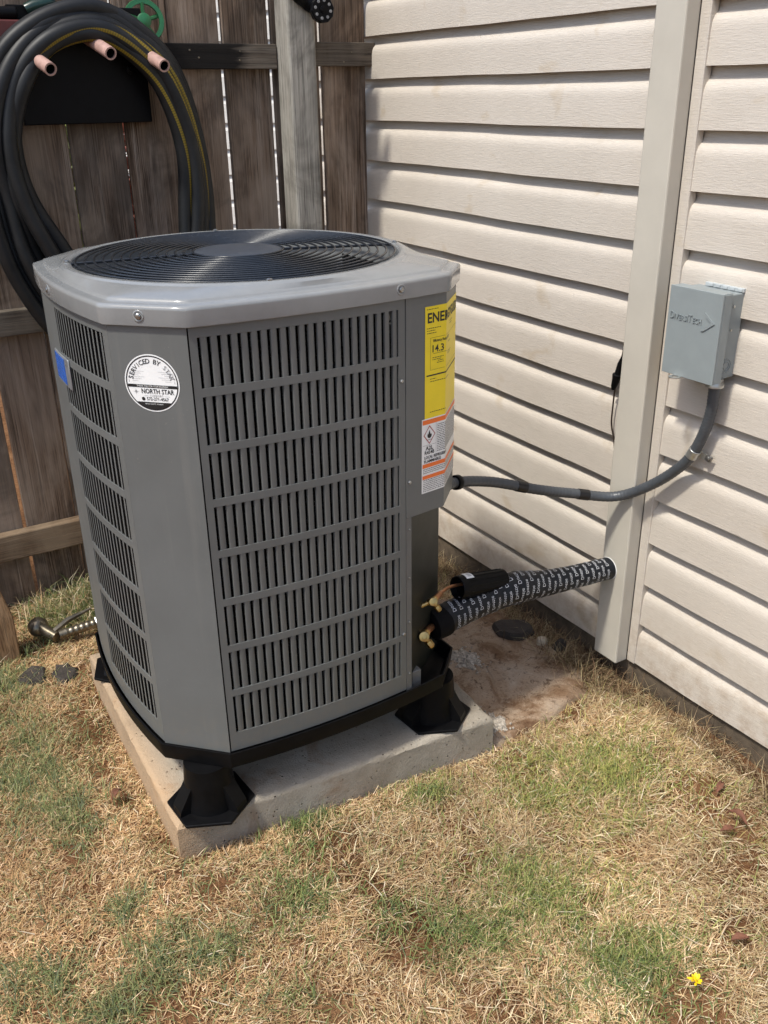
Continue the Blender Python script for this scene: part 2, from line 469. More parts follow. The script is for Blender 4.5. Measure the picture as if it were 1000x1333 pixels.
# ------------------------------------------------------------------ mesh helpers
class MB:
    def __init__(self):
        self.v, self.f, self.uv = [], [], {}

    def add(self, vs, fs):
        o = len(self.v)
        self.v.extend([tuple(p) for p in vs])
        self.f.extend([tuple(i + o for i in f) for f in fs])
        return self

    def box(self, x0, x1, y0, y1, z0, z1):
        return self.add([(x0, y0, z0), (x1, y0, z0), (x1, y1, z0), (x0, y1, z0), (x0, y0, z1), (x1, y0, z1), (x1, y1, z1), (x0, y1, z1)],
                        [(0, 3, 2, 1), (4, 5, 6, 7), (0, 1, 5, 4), (1, 2, 6, 5), (2, 3, 7, 6), (3, 0, 4, 7)])

    def prism(self, poly, z0, z1):
        n = len(poly)
        vs = [(x, y, z0) for x, y in poly] + [(x, y, z1) for x, y in poly]
        fs = [tuple(range(n - 1, -1, -1)), tuple(range(n, 2 * n))]
        fs += [(i, (i + 1) % n, n + (i + 1) % n, n + i) for i in range(n)]
        return self.add(vs, fs)

    def tube(self, path, rad, sides=12, caps=True, closed=False, uv=False):
        path = [Vector(p) for p in path]
        n = len(path)
        rs = rad if hasattr(rad, '__len__') else [rad] * n
        tang = []
        for i in range(n):
            a = path[(i - 1) % n] if (closed or i > 0) else path[i]
            b = path[(i + 1) % n] if (closed or i < n - 1) else path[i]
            tang.append((b - a).normalized())
        up_ = Vector((0, 0, 1)) if abs(tang[0].z) < 0.9 else Vector((1, 0, 0))
        nx = (up_ - tang[0] * up_.dot(tang[0])).normalized()
        vs, lens, L = [], [], 0.0
        for i in range(n):
            if i:
                L += (path[i] - path[i - 1]).length
                nx = (nx - tang[i] * nx.dot(tang[i])).normalized()
            lens.append(L)
            ny = tang[i].cross(nx)
            for k in range(sides):
                a = 2 * math.pi * k / sides
                vs.append(path[i] + (nx * math.cos(a) + ny * math.sin(a)) * rs[i])
        fs = []
        base_f = len(self.f)
        for i in range(n if closed else n - 1):
            j = (i + 1) % n
            for k in range(sides):
                k2 = (k + 1) % sides
                fs.append((i * sides + k, i * sides + k2, j * sides + k2, j * sides + k))
                if uv:
                    u0, u1 = lens[i], lens[i + 1] if i + 1 < n else L
                    self.uv[base_f + len(fs) - 1] = ((u0, k / sides), (u0, (k + 1) / sides), (u1, (k + 1) / sides), (u1, k / sides))
        if caps and not closed:
            fs.append(tuple(range(sides - 1, -1, -1)))
            fs.append(tuple((n - 1) * sides + k for k in range(sides)))
        return self.add(vs, fs)

    def lathe(self, prof, c=(0, 0, 0), axis=(0, 0, 1), sides=24, caps=True):
        ax = Vector(axis).normalized()
        q = Vector((0, 0, 1)).rotation_difference(ax)
        vs = []
        for r, h in prof:
            for k in range(sides):
                a = 2 * math.pi * k / sides
                vs.append(Vector(c) + q @ Vector((r * math.cos(a), r * math.sin(a), h)))
        fs = []
        n = len(prof)
        for i in range(n - 1):
            for k in range(sides):
                k2 = (k + 1) % sides
                fs.append((i * sides + k, i * sides + k2, (i + 1) * sides + k2, (i + 1) * sides + k))
        if caps:
            fs.append(tuple(range(sides - 1, -1, -1)))
            fs.append(tuple((n - 1) * sides + k for k in range(sides)))
        return self.add(vs, fs)

    def loft(self, loops, cap0=False, cap1=False):
        n = len(loops[0])
        vs = [p for lp in loops for p in lp]
        fs = []
        for i in range(len(loops) - 1):
            for k in range(n):
                k2 = (k + 1) % n
                fs.append((i * n + k, i * n + k2, (i + 1) * n + k2, (i + 1) * n + k))
        if cap0:
            fs.append(tuple(range(n - 1, -1, -1)))
        if cap1:
            fs.append(tuple((len(loops) - 1) * n + k for k in range(n)))
        return self.add(vs, fs)

    def build(self, name, mat, parent=None, smooth=None, bevel=0.0, segs=2, org=None):
        """link as one mesh; vertices are world coordinates and become local to the thing's origin"""
        o3 = Vector(org) if org is not None else (ORG.get(parent.name, Vector((0, 0, 0))) if parent else Vector((0, 0, 0)))
        me = bpy.data.meshes.new(name)
        me.from_pydata([(p[0] - o3.x, p[1] - o3.y, p[2] - o3.z) for p in self.v], [], self.f)
        if self.uv:
            ul = me.uv_layers.new(name='UVMap')
            for pi, uvs in self.uv.items():
                pl = me.polygons[pi]
                for li, q in zip(pl.loop_indices, uvs):
                    ul.data[li].uv = q
        me.validate()
        me.update()
        ob = bpy.data.objects.new(name, me)
        COL.objects.link(ob)
        me.materials.append(M[mat])
        if smooth is not None:
            me.shade_smooth()
            me.set_sharp_from_angle(angle=math.radians(smooth))
        if parent:
            ob.parent = parent
            ORG[ob.name] = o3
        else:
            ob.location = o3
            ORG[ob.name] = o3
        if bevel:
            bv = ob.modifiers.new('bevel', 'BEVEL')
            bv.width = bevel
            bv.segments = segs
            bv.limit_method = 'ANGLE'
            bv.angle_limit = math.radians(35)
            bv.harden_normals = False
        return ob


ORG = {}


def thing(name, label, cat, loc, group=None):
    o = bpy.data.objects.new(name, None)
    o.empty_display_size = 0.1
    COL.objects.link(o)
    o.location = loc
    ORG[o.name] = Vector(loc)
    tag(o, label, cat, group)
    return o


def tag(o, label=None, cat=None, group=None, kind=None):
    if label:
        o['label'] = label
    if cat:
        o['category'] = cat
    if group:
        o['group'] = group
    if kind:
        o['kind'] = kind
    return o


def text2d(s, size=1.0, bold=0.0, align='CENTER', res=2):
    cu = bpy.data.curves.new('txt', 'FONT')
    cu.body = s
    cu.size = size
    cu.align_x = align
    cu.align_y = 'CENTER'
    cu.resolution_u = res
    cu.offset = bold
    ob = bpy.data.objects.new('txt', cu)
    COL.objects.link(ob)
    dg = bpy.context.evaluated_depsgraph_get()
    me = bpy.data.meshes.new_from_object(ob.evaluated_get(dg))
    vs = [(v.co.x, v.co.y) for v in me.vertices]
    fs = [tuple(p.vertices) for p in me.polygons]
    bpy.data.objects.remove(ob)
    bpy.data.curves.remove(cu)
    bpy.data.meshes.remove(me)
    return vs, fs


def fit(vf, w):
    """scale text so that its width is w (keeps height)"""
    vs, fs = vf
    xs = [p[0] for p in vs]
    k = w / (max(xs) - min(xs))
    return [(p[0] * k, p[1]) for p in vs], fs


# ------------------------------------------------------------------ ground
def axis_coords(lo, hi, step, far):
    a = list(np.arange(lo, hi + 1e-6, step))
    d, x = step, hi
    while x < far:
        d *= 1.5
        x += d
        a.append(x)
    d, x = step, lo
    while x > -far:
        d *= 1.5
        x -= d
        a.insert(0, x)
    return np.array(a)


_ph = rng.uniform(0, 6.28, (40,))
_dir = rng.uniform(0, 6.28, (40,))


def height(x, y):
    h = np.zeros_like(x)
    for i in range(14):
        f = 3.0 * 1.33 ** i
        h += 0.011 * 1.27 ** (-i) * np.sin(f * (x * np.cos(_dir[i]) + y * np.sin(_dir[i])) + _ph[i])
    h *= np.exp(-((np.maximum(np.abs(x - 0.9) - 3, 0)) ** 2))
    # shallow trench along the house wall, and flat ground under pad and slab
    h -= 0.055 * np.exp(-((x - 1.70) / 0.07) ** 2) * (1 / (1 + np.exp(-(y - 0.2) * 6))) * (1 / (1 + np.exp((y - 2.9) * 6)))
    inpad = (1 / (1 + np.exp(-(x - 0.36) * 40))) * (1 / (1 + np.exp((x - 1.58) * 40))) * (1 / (1 + np.exp(-(y - 1.5) * 40))) * (1 / (1 + np.exp((y - 2.35) * 40)))
    h = h * (1 - inpad) - 0.012 * inpad
    return h - 0.012


gx, gy = axis_coords(-0.8, 1.95, 0.02, 120), axis_coords(0.2, 3.3, 0.02, 120)
GX, GY = np.meshgrid(gx, gy)
GZ = height(GX, GY)
nx_, ny_ = len(gx), len(gy)
me = bpy.data.meshes.new('lawn_ground')
co = np.stack([GX, GY, GZ], -1).reshape(-1, 3)
idx = np.arange(nx_ * ny_).reshape(ny_, nx_)
quads = np.stack([idx[:-1, :-1], idx[:-1, 1:], idx[1:, 1:], idx[1:, :-1]], -1).reshape(-1, 4)
me.from_pydata(co.tolist(), [], quads.tolist())
me.shade_smooth()
me.materials.append(M['soil'])
ground = bpy.data.objects.new('ground', me)
COL.objects.link(ground)
ground['kind'] = 'structure'

# ------------------------------------------------------------------ house wall with Dutch-lap siding
XW = 1.7285
E_ = 0.127
wall = thing('house_wall', 'beige vinyl Dutch-lap siding wall on the right, behind the grey unit', 'wall', (XW, 1.5, 0.0))
WORG = ORG['house_wall']
PROF = [(0.012, 0.006), (0.010, 0.0), (0.0, 0.0), (0.0002, 0.004), (0.0010, 0.030), (0.0020, 0.068), (0.0030, 0.080), (0.0052, 0.0875), (0.0090, 0.0945), (0.0150, 0.1005), (0.0215, 0.1055), (0.0250, 0.113), (0.0255, 0.127), (0.0255, 0.142)]


def plank(y0, y1, z, seed):
    b = MB()
    r = random.Random(seed)
    ny = max(2, int((y1 - y0) / 0.09))
    prev = None
    vs, fs = [], []
    k = len(PROF)
    ph = r.uniform(0, 6)
    for j in range(ny + 1):
        y = y0 + (y1 - y0) * j / ny
        wob = 0.0009 * math.sin(y * 7 + ph) + 0.0006 * math.sin(y * 17 + ph * 2)
        for d, h in PROF:
            vs.append((XW + d + wob * (1 if h < 0.1 else 0.3), y, z + h + wob * 0.8))
    for j in range(ny):
        for i in range(k - 1):
            a = j * k + i
            fs.append((a, a + 1, a + k + 1, a + k))
    b.add(vs, fs)
    o = b.build('siding_plank', 'siding', wall, smooth=50)
    return o


row = 0
z = 0.0502
while z < 2.5:
    plank(1.56, 3.6, z, row)
    plank(-1.2, 1.512, z + 0.001, row + 100)
    z += E_
    row += 1
MB().box(XW + 0.027, XW + 0.12, -1.2, 3.6, -0.15, 2.7).build('wall_core', 'roof_edge', wall)
MB().box(XW + 0.012, XW + 0.0265, -1.2, 3.6, -0.15, 0.056).build('foundation_strip', 'foundation', wall)
MB().box(XW - 0.0035, XW + 0.02, 1.5085, 1.537, 0.048, 2.6).build('corner_strip', 'siding', wall, bevel=0.002)

chase = thing('line_cover_channel', 'tall beige metal channel box fixed upright to the siding wall', 'channel', (1.706, 1.5825, 0.05))
b = MB()
b.box(1.6835, 1.7275, 1.5385, 1.6266, 0.046, 2.6)
b.build('channel_body', 'trim', chase, bevel=0.004)
# ring of pale sealant round the pipe hole
MB().lathe([(0.029, 0), (0.0322, 0), (0.0320, 0.001), (0.029, 0.0014)], (1.6833, 1.601, 0.327), (-1, 0, 0), 28, caps=False).build('sealant_ring', 'white', chase, smooth=40)

# ------------------------------------------------------------------ fence
YF = 2.95
fence = thing('wooden_fence', 'weathered brown picket fence with narrow bright gaps across the back', 'fence', (0.9, YF, 0.0))
edges = [1.7255 - 0.0]
gaps = [1.556, 1.382, 1.214, 1.049, 0.882, 0.716, 0.556, 0.395, 0.232, 0.07, -0.095, -0.26, -0.42, -0.585, -0.75]
xr = 1.7255
for i, g in enumerate(gaps):
    r = random.Random(50 + i)
    half = {0: 0.0062, 1: 0.0060, 2: 0.0058, 3: 0.0012, 4: 0.0036, 5: 0.0034, 6: 0.001, 7: 0.0055}.get(i, 0.003)
    x0, x1 = g + half, xr
    xr = g - half
    t0, t1 = r.uniform(-0.002, 0.002), r.uniform(-0.002, 0.002)
    zb_ = r.uniform(-0.06, -0.03)
    yo = r.uniform(-0.002, 0.003)
    b = MB()
    pts = []
    for zz in (zb_, 0.7, 1.3, 1.95):
        w = r.uniform(-0.0015, 0.0015)
        q = r.uniform(-0.002, 0.002)
        pts.append([(x0 + w + t0, YF + yo + q, zz), (x1 + w * 0.5 + t1, YF + yo - q, zz), (x1 + w * 0.5 + t1, YF + 0.017 + yo, zz), (x0 + w + t0, YF + 0.017 + yo, zz)])
    b.loft(pts, True, True)
    b.build('picket', 'picket', fence, bevel=0.002, segs=1)
MB().box(1.487, 1.742, 2.912, 2.947, 1.612, 1.682).build('rail', 'rail', fence, bevel=0.003)
MB().box(-0.9, 1.384, 2.912, 2.947, 1.604, 1.674).build('rail', 'rail_black', fence, bevel=0.003)
MB().box(-0.9, 1.384, 2.912, 2.947, 0.882, 0.957).build('rail', 'rail', fence, bevel=0.003)
MB().box(1.487, 1.735, 2.912, 2.947, 0.885, 0.96).build('rail', 'rail', fence, bevel=0.003)
MB().box(-0.9, 1.384, 2.905, 2.947, 0.160, 0.250).build('rail', 'rail_warm', fence, bevel=0.004)
MB().box(1.487, 1.735, 2.905, 2.947, 0.160, 0.250).build('rail', 'rail_warm', fence, bevel=0.004)
MB().box(1.387, 1.482, 2.83, 2.928, -0.2, 2.0).build('post', 'post', fence, bevel=0.012, segs=3)
b = MB()
nail_spots = []
for i in range(7):
    xm = (gaps[i] + (gaps[i - 1] if i else 1.72)) / 2
    for zz in (1.63, 1.66):
        b = MB()
        b.lathe([(0.0028, 0), (0.0028, 0.0012), (0.0012, 0.0018)], (xm + random.uniform(-0.045, 0.045), 2.9125, zz + random.uniform(-0.008, 0.008)), (0, -1, 0), 8)
        b.build('nail', 'old_metal', fence)

stake = MB()
stake.loft([[(0.12, 2.60, -0.08), (0.262, 2.60, -0.08), (0.262, 2.66, -0.08), (0.12, 2.66, -0.08)],
            [(0.125, 2.61, 0.12), (0.266, 2.61, 0.12), (0.266, 2.67, 0.12), (0.125, 2.67, 0.12)],
            [(0.125, 2.62, 0.2), (0.24, 2.62, 0.235), (0.24, 2.68, 0.235), (0.125, 2.68, 0.2)]], True, True)
o = stake.build('wooden_stake', 'stake', None, bevel=0.004, org=(0.19, 2.63, 0.0))
tag(o, 'short orange-brown wooden stake at the left edge, in front of the fence', 'stake')

# neighbour's pale siding wall beyond the fence, seen only through the gaps
nb = thing('neighbour_wall', 'sunlit pale siding wall glimpsed through the gaps of the fence', 'wall', (2.2, 5.2, 0))
ca, sa = math.cos(math.radians(-52)), math.sin(math.radians(-52))
zz = 0.0
while zz < 3.0:
    b = MB()
    pts = []
    for s_ in (-2.6, 2.6):
        for d, h in ((0.0, 0.0), (0.004, 0.09), (0.018, 0.118), (0.018, 0.15)):
            # the wall faces the fence and the sun
            px, py = 1.9 + s_ * ca + d * (-sa), 5.0 + s_ * sa + d * ca
            pts.append((px, py, zz + h))
    b.add(pts, [(0, 4, 5, 1), (1, 5, 6, 2), (2, 6, 7, 3)])
    b.build('siding_plank', 'roof_edge', nb)
    zz += 0.127


def shrub(name, label, c, h, cols, n, seed):
    r = random.Random(seed)
    t = thing(name, label, 'shrub', c, 'shrubs beyond the fence')
    b = MB()
    lf = MB()
    for k in range(7):
        a = r.uniform(0, 6.28)
        tip = Vector((c[0] + 0.05 * math.cos(a), c[1] + 0.10 * math.sin(a), h * r.uniform(0.7, 1.0)))
        b.tube([c, (Vector(c) + tip) / 2 + Vector((0.03, 0.02, 0.08)), tip], [0.009, 0.006, 0.003], 6)
        for q in range(n // 7):
            p = Vector(c).lerp(tip, r.uniform(0.15, 1.05)) + Vector((r.gauss(0, 0.032), r.gauss(0, 0.06), r.gauss(0, 0.05)))
            d = Vector((r.gauss(0, 1), r.gauss(0, 1), r.gauss(0, 0.7))).normalized()
            e = d.cross(Vector((r.gauss(0, 1), r.gauss(0, 1), r.gauss(0, 1)))).normalized()
            L, w = r.uniform(0.03, 0.055), r.uniform(0.008, 0.015)
            lf.add([p, p + d * L * .5 + e * w, p + d * L, p + d * L * .5 - e * w], [(0, 1, 2, 3)])
    b.build('stem', 'rail_warm', t)
    lf.build('foliage', cols, t)
    return t


M['leaf_green'] = simple('leaf_green', (0.14, 0.17, 0.03), 0.55, var=0.35, vscale=12)
M['leaf_russet'] = simple('leaf_russet', (0.36, 0.10, 0.06), 0.55, var=0.35, vscale=12)
shrub('leafy_shrub', 'yellow-green shrub glimpsed through the fence gap left of the black panel middle', (0.797, 3.28, 0.0), 1.6, 'leaf_green', 2600, 3)
shrub('leafy_shrub', 'russet shrub glimpsed through the fence gap below the black hanger panel', (0.988, 3.31, 0.0), 1.6, 'leaf_russet', 2600, 4)

# ------------------------------------------------------------------ concrete pad, old slab
pad = MB()
PX0, PX1, PY0, PY1, PZ = 0.392, 1.212, 1.548, 2.335, 0.087
r = random.Random(5)
ring = []
N = 44
PC = [(0.392, 1.550), (1.209, 1.487), (1.262, 2.30), (0.413, 2.335)]
for a, bb in ((PC[0], PC[1]), (PC[1], PC[2]), (PC[2], PC[3]), (PC[3], PC[0])):
    for k in range(N):
        f = k / N
        jx, jy = (r.gauss(0, 0.0012), r.gauss(0, 0.0012)) if k else (0, 0)
        jx, jy = jx * 0.5, jy * 0.5
        ring.append((a[0] + (bb[0] - a[0]) * f + jx, a[1] + (bb[1] - a[1]) * f + jy))


def ins(p, d):
    cx, cy = 0.82, 1.918
    return (cx + (p[0] - cx) * (1 - d / 0.4), cy + (p[1] - cy) * (1 - d / 0.4))


loops = [[(p[0], p[1], -0.06) for p in ring],
         [(p[0], p[1], PZ - 0.035) for p in ring],
         [(p[0], p[1], PZ - 0.016) for p in ring],
         [(p[0] + r.gauss(0, .0006), p[1] + r.gauss(0, .0006), PZ - 0.010 + r.gauss(0, .0022)) for p in ring],
         [(*ins(p, 0.003 + abs(r.gauss(0, .003))), PZ - 0.003 + r.gauss(0, .001)) for p in ring],
         [(*ins(p, 0.011 + abs(r.gauss(0, .001))), PZ) for p in ring],
         [(*ins(p, 0.06), PZ) for p in ring]]
pad.loft(loops, False, True)
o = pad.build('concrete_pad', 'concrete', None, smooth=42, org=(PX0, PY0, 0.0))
tag(o, 'square pitted concrete pad carrying the grey air conditioner', 'concrete pad')

slab = MB()
poly = [(1.216, 1.490), (1.32, 1.488), (1.44, 1.506), (1.565, 1.530), (1.625, 1.60), (1.640, 1.72), (1.640, 1.95), (1.63, 2.14), (1.45, 2.18), (1.216, 2.17)]
dense = []
for i in range(len(poly)):
    a, bb = poly[i], poly[(i + 1) % len(poly)]
    for k in range(5):
        f = k / 5
        dense.append((a[0] + (bb[0] - a[0]) * f + r.gauss(0, .006), a[1] + (bb[1] - a[1]) * f + r.gauss(0, .006)))
cx, cy = 1.41, 1.80
lp = []
for k_, zz in ((1.03, -0.05), (1.0, -0.006), (0.975, 0.001), (0.9, 0.004), (0.7, 0.006), (0.4, 0.006), (0.1, 0.006)):
    lp.append([(cx + (p[0] - cx) * k_, cy + (p[1] - cy) * k_, zz + r.gauss(0, 0.0016)) for p in dense])
slab.loft(lp, False, True)
o = slab.build('old_slab', 'slab', None, smooth=60, org=(cx, cy, 0.0))
tag(o, 'low soil-stained slab on the ground between the pad and the beige channel', 'slab')


def rock(name, label, cat, c, size, mat, seed, flat=0.35, yaw=0.0, group=None, n=9, peak=0.7):
    r = random.Random(seed)
    b = MB()
    pts = []
    for k in range(n):
        a = 2 * math.pi * k / n
        rr = r.uniform(0.72, 1.08)
        pts.append((math.cos(a) * rr * size[0], math.sin(a) * rr * size[1]))
    cy_, sy_ = math.cos(yaw), math.sin(yaw)
    pts = [(p[0] * cy_ - p[1] * sy_, p[0] * sy_ + p[1] * cy_) for p in pts]
    lps = []
    for k_, h in ((0.95, -0.3), (1.0, 0.25), (0.93, 0.7), (peak, 1.0), (peak * 0.4, 1.05)):
        lps.append([(c[0] + p[0] * k_, c[1] + p[1] * k_, c[2] + size[2] * (h + r.uniform(-0.08, 0.08))) for p in pts])
    b.loft(lps, True, True)
    o = b.build(name, mat, None, smooth=35, org=c)
    return tag(o, label, cat, group)


rock('flat_stone', 'dark flat angular stone lying under the wrapped pipe', 'stone', (1.585, 1.875, 0.010), (0.075, 0.05, 0.02), 'stone_dark', 11, yaw=-0.75, n=11, peak=0.88)
rock('small_rock', 'small pale rock beside the dark flat stone', 'rock', (1.622, 1.785, 0.006), (0.024, 0.018, 0.016), 'stone_pale', 12)
rock('dark_rock', 'small dark rock in the dead weeds at the channel foot', 'rock', (1.655, 1.735, -0.01), (0.03, 0.022, 0.04), 'stone_dark', 13, n=5, peak=0.4)
rock('ground_stone', 'brownish dark flat stone in the grass, farther from the pad', 'stone', (0.272, 2.455, -0.012), (0.046, 0.055, 0.016), 'stone_dark', 14, n=13, peak=0.8)
rock('ground_stone', 'blackish flat stone in the grass right beside the pad corner', 'stone', (0.352, 2.415, -0.013), (0.038, 0.058, 0.022), 'stone_dark', 15, n=13, peak=0.75)


def spill(label, c, rad, seed):
    r = random.Random(seed)
    b = MB()
    n = 40
    base = [(r.uniform(0.6, 1.1)) for _ in range(n)]
    base = [(base[i - 1] + 2 * base[i] + base[(i + 1) % n]) / 4 + r.uniform(-0.13, 0.13) for i in range(n)]
    lps = []
    for k_, h in ((1.0, -0.003), (0.93, 0.0005), (0.75, 0.002), (0.5, 0.003), (0.2, 0.003)):
        lps.append([(c[0] + math.cos(6.2832 * i / n) * rad[0] * base[i] * k_, c[1] + math.sin(6.2832 * i / n) * rad[1] * base[i] * k_, c[2] + h + r.uniform(-0.0018, 0.0025)) for i in range(n)])
    b.loft(lps, False, True)
    for k in range(70):   # crumbs
        a, q = r.uniform(0, 6.28), r.uniform(0.2, 1.35)
        p = (c[0] + math.cos(a) * rad[0] * q, c[1] + math.sin(a) * rad[1] * q, c[2] + 0.004 * max(0, 1.2 - q))
        s = r.uniform(0.0015, 0.0042)
        b.lathe([(s * .7, -s * .5), (s, s * .3), (s * .5, s)], p, (r.gauss(0, .5), r.gauss(0, .5), 1), 5)
    o = b.build('mortar_spill', 'mortar', None, org=c)
    tag(o, label, 'mortar', 'pale mortar crumbs on the slab')


spill('white mortar crumbs on the slab close below the wrapped pipe', (1.375, 1.835, 0.006), (0.05, 0.075), 1)
spill('white mortar crumbs beside the front right corner of the pad', (1.262, 1.56, 0.004), (0.036, 0.055), 2)

# ------------------------------------------------------------------ air conditioner
ZT, ZB = 1.1673, 0.2473
UX0, UX1, UY0, UY1 = 0.4164, 1.153, 1.5305, 2.270
UCX, UCY = 0.785, 1.90
CH = {'fl': 0.1085, 'fr': 0.080, 'br': 0.1085, 'bl': 0.1085}
BUL = 0.020


def arc(a, b_, bulge, n=24):
    a, b_ = np.array(a), np.array(b_)
    t = np.linspace(0, 1, n + 1)[:, None]
    d = b_ - a
    nrm = np.array([d[1], -d[0]]) / np.linalg.norm(d)
    return a + d * t + nrm * (bulge * 4 * t * (1 - t))


# counter-clockwise from the left end of the front face
SIDE = {}
P = []


def addseg(key, pts):
    SIDE[key] = (len(P), len(P) + len(pts) - 1)
    P.extend([tuple(p) for p in pts[:-1]])


B_ = (UX0 + CH['fl'], UY0)
D_ = (UX1 - CH['fr'], UY0)
addseg('front', arc(B_, D_, BUL, 40))
addseg('fr', arc(D_, (UX1, UY0 + CH['fr']), 0, 6))
addseg('right', arc((UX1, UY0 + CH['fr']), (UX1, UY1 - CH['br']), 0.0, 30))
addseg('br', arc((UX1, UY1 - CH['br']), (UX1 - CH['br'], UY1), 0, 6))
addseg('back', arc((UX1 - CH['br'], UY1), (UX0 + CH['bl'], UY1), BUL, 30))
addseg('bl', arc((UX0 + CH['bl'], UY1), (UX0, UY1 - CH['bl']), 0, 6))
addseg('left', arc((UX0, UY1 - CH['bl']), (UX0, UY0 + CH['fl']), BUL + 0.004, 36))
addseg('fl', arc((UX0, UY0 + CH['fl']), B_, 0, 6))
OUT = np.array(P)
SEG = np.linalg.norm(np.roll(OUT, -1, 0) - OUT, axis=1)
S_AT = np.concatenate([[0], np.cumsum(SEG)])
LTOT = S_AT[-1]
_nr = []
for i in range(len(OUT)):
    d1 = OUT[i] - OUT[i - 1]
    d2 = OUT[(i + 1) % len(OUT)] - OUT[i]
    n1 = np.array([d1[1], -d1[0]]) / np.linalg.norm(d1)
    n2 = np.array([d2[1], -d2[0]]) / np.linalg.norm(d2)
    q = n1 + n2
    q = q / (q @ q) * 2
    _nr.append(q)
NRM = np.array(_nr)


def out_at(s, off=0.0):
    """point on the casing outline at arc length s, moved outwards by off"""
    s = s % LTOT
    i = int(np.searchsorted(S_AT, s, 'right') - 1)
    i = min(i, len(OUT) - 1)
    f = (s - S_AT[i]) / SEG[i]
    j = (i + 1) % len(OUT)
    p = OUT[i] * (1 - f) + OUT[j] * f
    nn = NRM[i] * (1 - f) + NRM[j] * f
    return p + nn * off


def s_of(key, end=0):
    return S_AT[SIDE[key][end]]


def s_front_x(x):
    ss = np.linspace(s_of('front'), s_of('front', 1), 400)
    xs = [out_at(s)[0] for s in ss]
    return float(np.interp(x, xs, ss))


def s_left_y(y):
    ss = np.linspace(s_of('left'), s_of('left', 1), 400)
    ys = [out_at(s)[1] for s in ss]
    return float(np.interp(-y, [-q for q in ys], ss))


def curved(b, s0, s1, z0, z1, o0, o1, step=0.02, extra=()):
    """slab following the outline between s0 and s1, from offset o0 (inner) to o1 (outer)"""
    ss = set(np.linspace(s0, s1, max(2, int((s1 - s0) / step) + 1)))
    for q in S_AT:
        if s0 + 1e-4 < q < s1 - 1e-4:
            ss.add(q)
    ss = sorted(ss)
    vs = []
    for s in ss:
        pi, po = out_at(s, o0), out_at(s, o1)
        vs += [(pi[0], pi[1], z0), (po[0], po[1], z0), (po[0], po[1], z1), (pi[0], pi[1], z1)]
    n = len(ss)
    fs = [(0, 1, 2, 3), ((n - 1) * 4 + 3, (n - 1) * 4 + 2, (n - 1) * 4 + 1, (n - 1) * 4)]
    for i in range(n - 1):
        a = i * 4
        for k in range(4):
            k2 = (k + 1) % 4
            fs.append((a + k, a + 4 + k, a + 4 + k2, a + k2))
    b.add(vs, fs)


ac = thing('air_conditioner', 'large grey outdoor air conditioner with louvred sides on black riser feet', 'air conditioner', (UCX, UCY, PZ))
AO = ORG['air_conditioner']


def ring_loop(off, z):
    return [(*(OUT[i] + NRM[i] * off), z) for i in range(len(OUT))]


# base pan: an open tray
b = MB()
b.loft([ring_loop(-0.012, ZB - 0.043), ring_loop(-0.004, ZB - 0.047), ring_loop(0.005, ZB - 0.040), ring_loop(0.010, ZB - 0.004), ring_loop(0.0095, ZB), ring_loop(0.0055, ZB), ring_loop(0.004, ZB - 0.006), ring_loop(-0.010, ZB - 0.034)], True, True)
b.build('base_pan', 'black_plastic', ac, smooth=35)

# coil behind the louvres
b = MB()
cl = [ring_loop(-0.048, ZB - 0.02), ring_loop(-0.048, ZT + 0.01)]
b.loft(cl)
# open the service corner: faces whose outline index lies on the service corner are dropped
i0 = SIDE['front'][0] + 31
i1 = SIDE['right'][0] + 6
b.f = [f for f in b.f if not (i0 <= f[0] % len(OUT) < i1)]
b.build('coil', 'coil', ac)

# --- grilles
ROWS, SLOT_H, GAP_H = 8, 0.0930, 0.0158
Z_TOP_SLOT = 1.1475
SLAT_ME = {}


def slat_mesh(key, pitch, mirror):
    w = pitch * (0.34 if mirror else 0.70)
    prof = [(-0.5, -0.0060), (-0.47, -0.0022), (-0.38, -0.0011), (0.0, -0.0010), (0.3, -0.0020), (0.5, -0.0046)]
    if mirror:
        prof = [(-0.5, -0.0014), (-0.2, -0.0012), (0.2, -0.0012), (0.5, -0.0014)]
    back = [(t, n - (0.0005 if mirror else 0.0012)) for t, n in reversed(prof)]
    pts = [(t * w * (-1 if mirror else 1), n) for t, n in prof + back]
    if mirror:
        pts = pts[::-1]
    h0, h1 = -SLOT_H / 2 - 0.004, SLOT_H / 2 + 0.004
    n = len(pts)
    vs = [(p[0], -p[1], h0) for p in pts] + [(p[0], -p[1], h1) for p in pts]
    # outward is local -Y
    fs = [(i, (i + 1) % n, n + (i + 1) % n, n + i) for i in range(n)]
    fs += [tuple(range(n - 1, -1, -1)), tuple(range(n, 2 * n))]
    me = bpy.data.meshes.new('slat')
    me.from_pydata(vs, [], fs)
    me.shade_smooth()
    me.set_sharp_from_angle(angle=math.radians(40))
    me.materials.append(M['paint'])
    SLAT_ME[key] = me
    return me


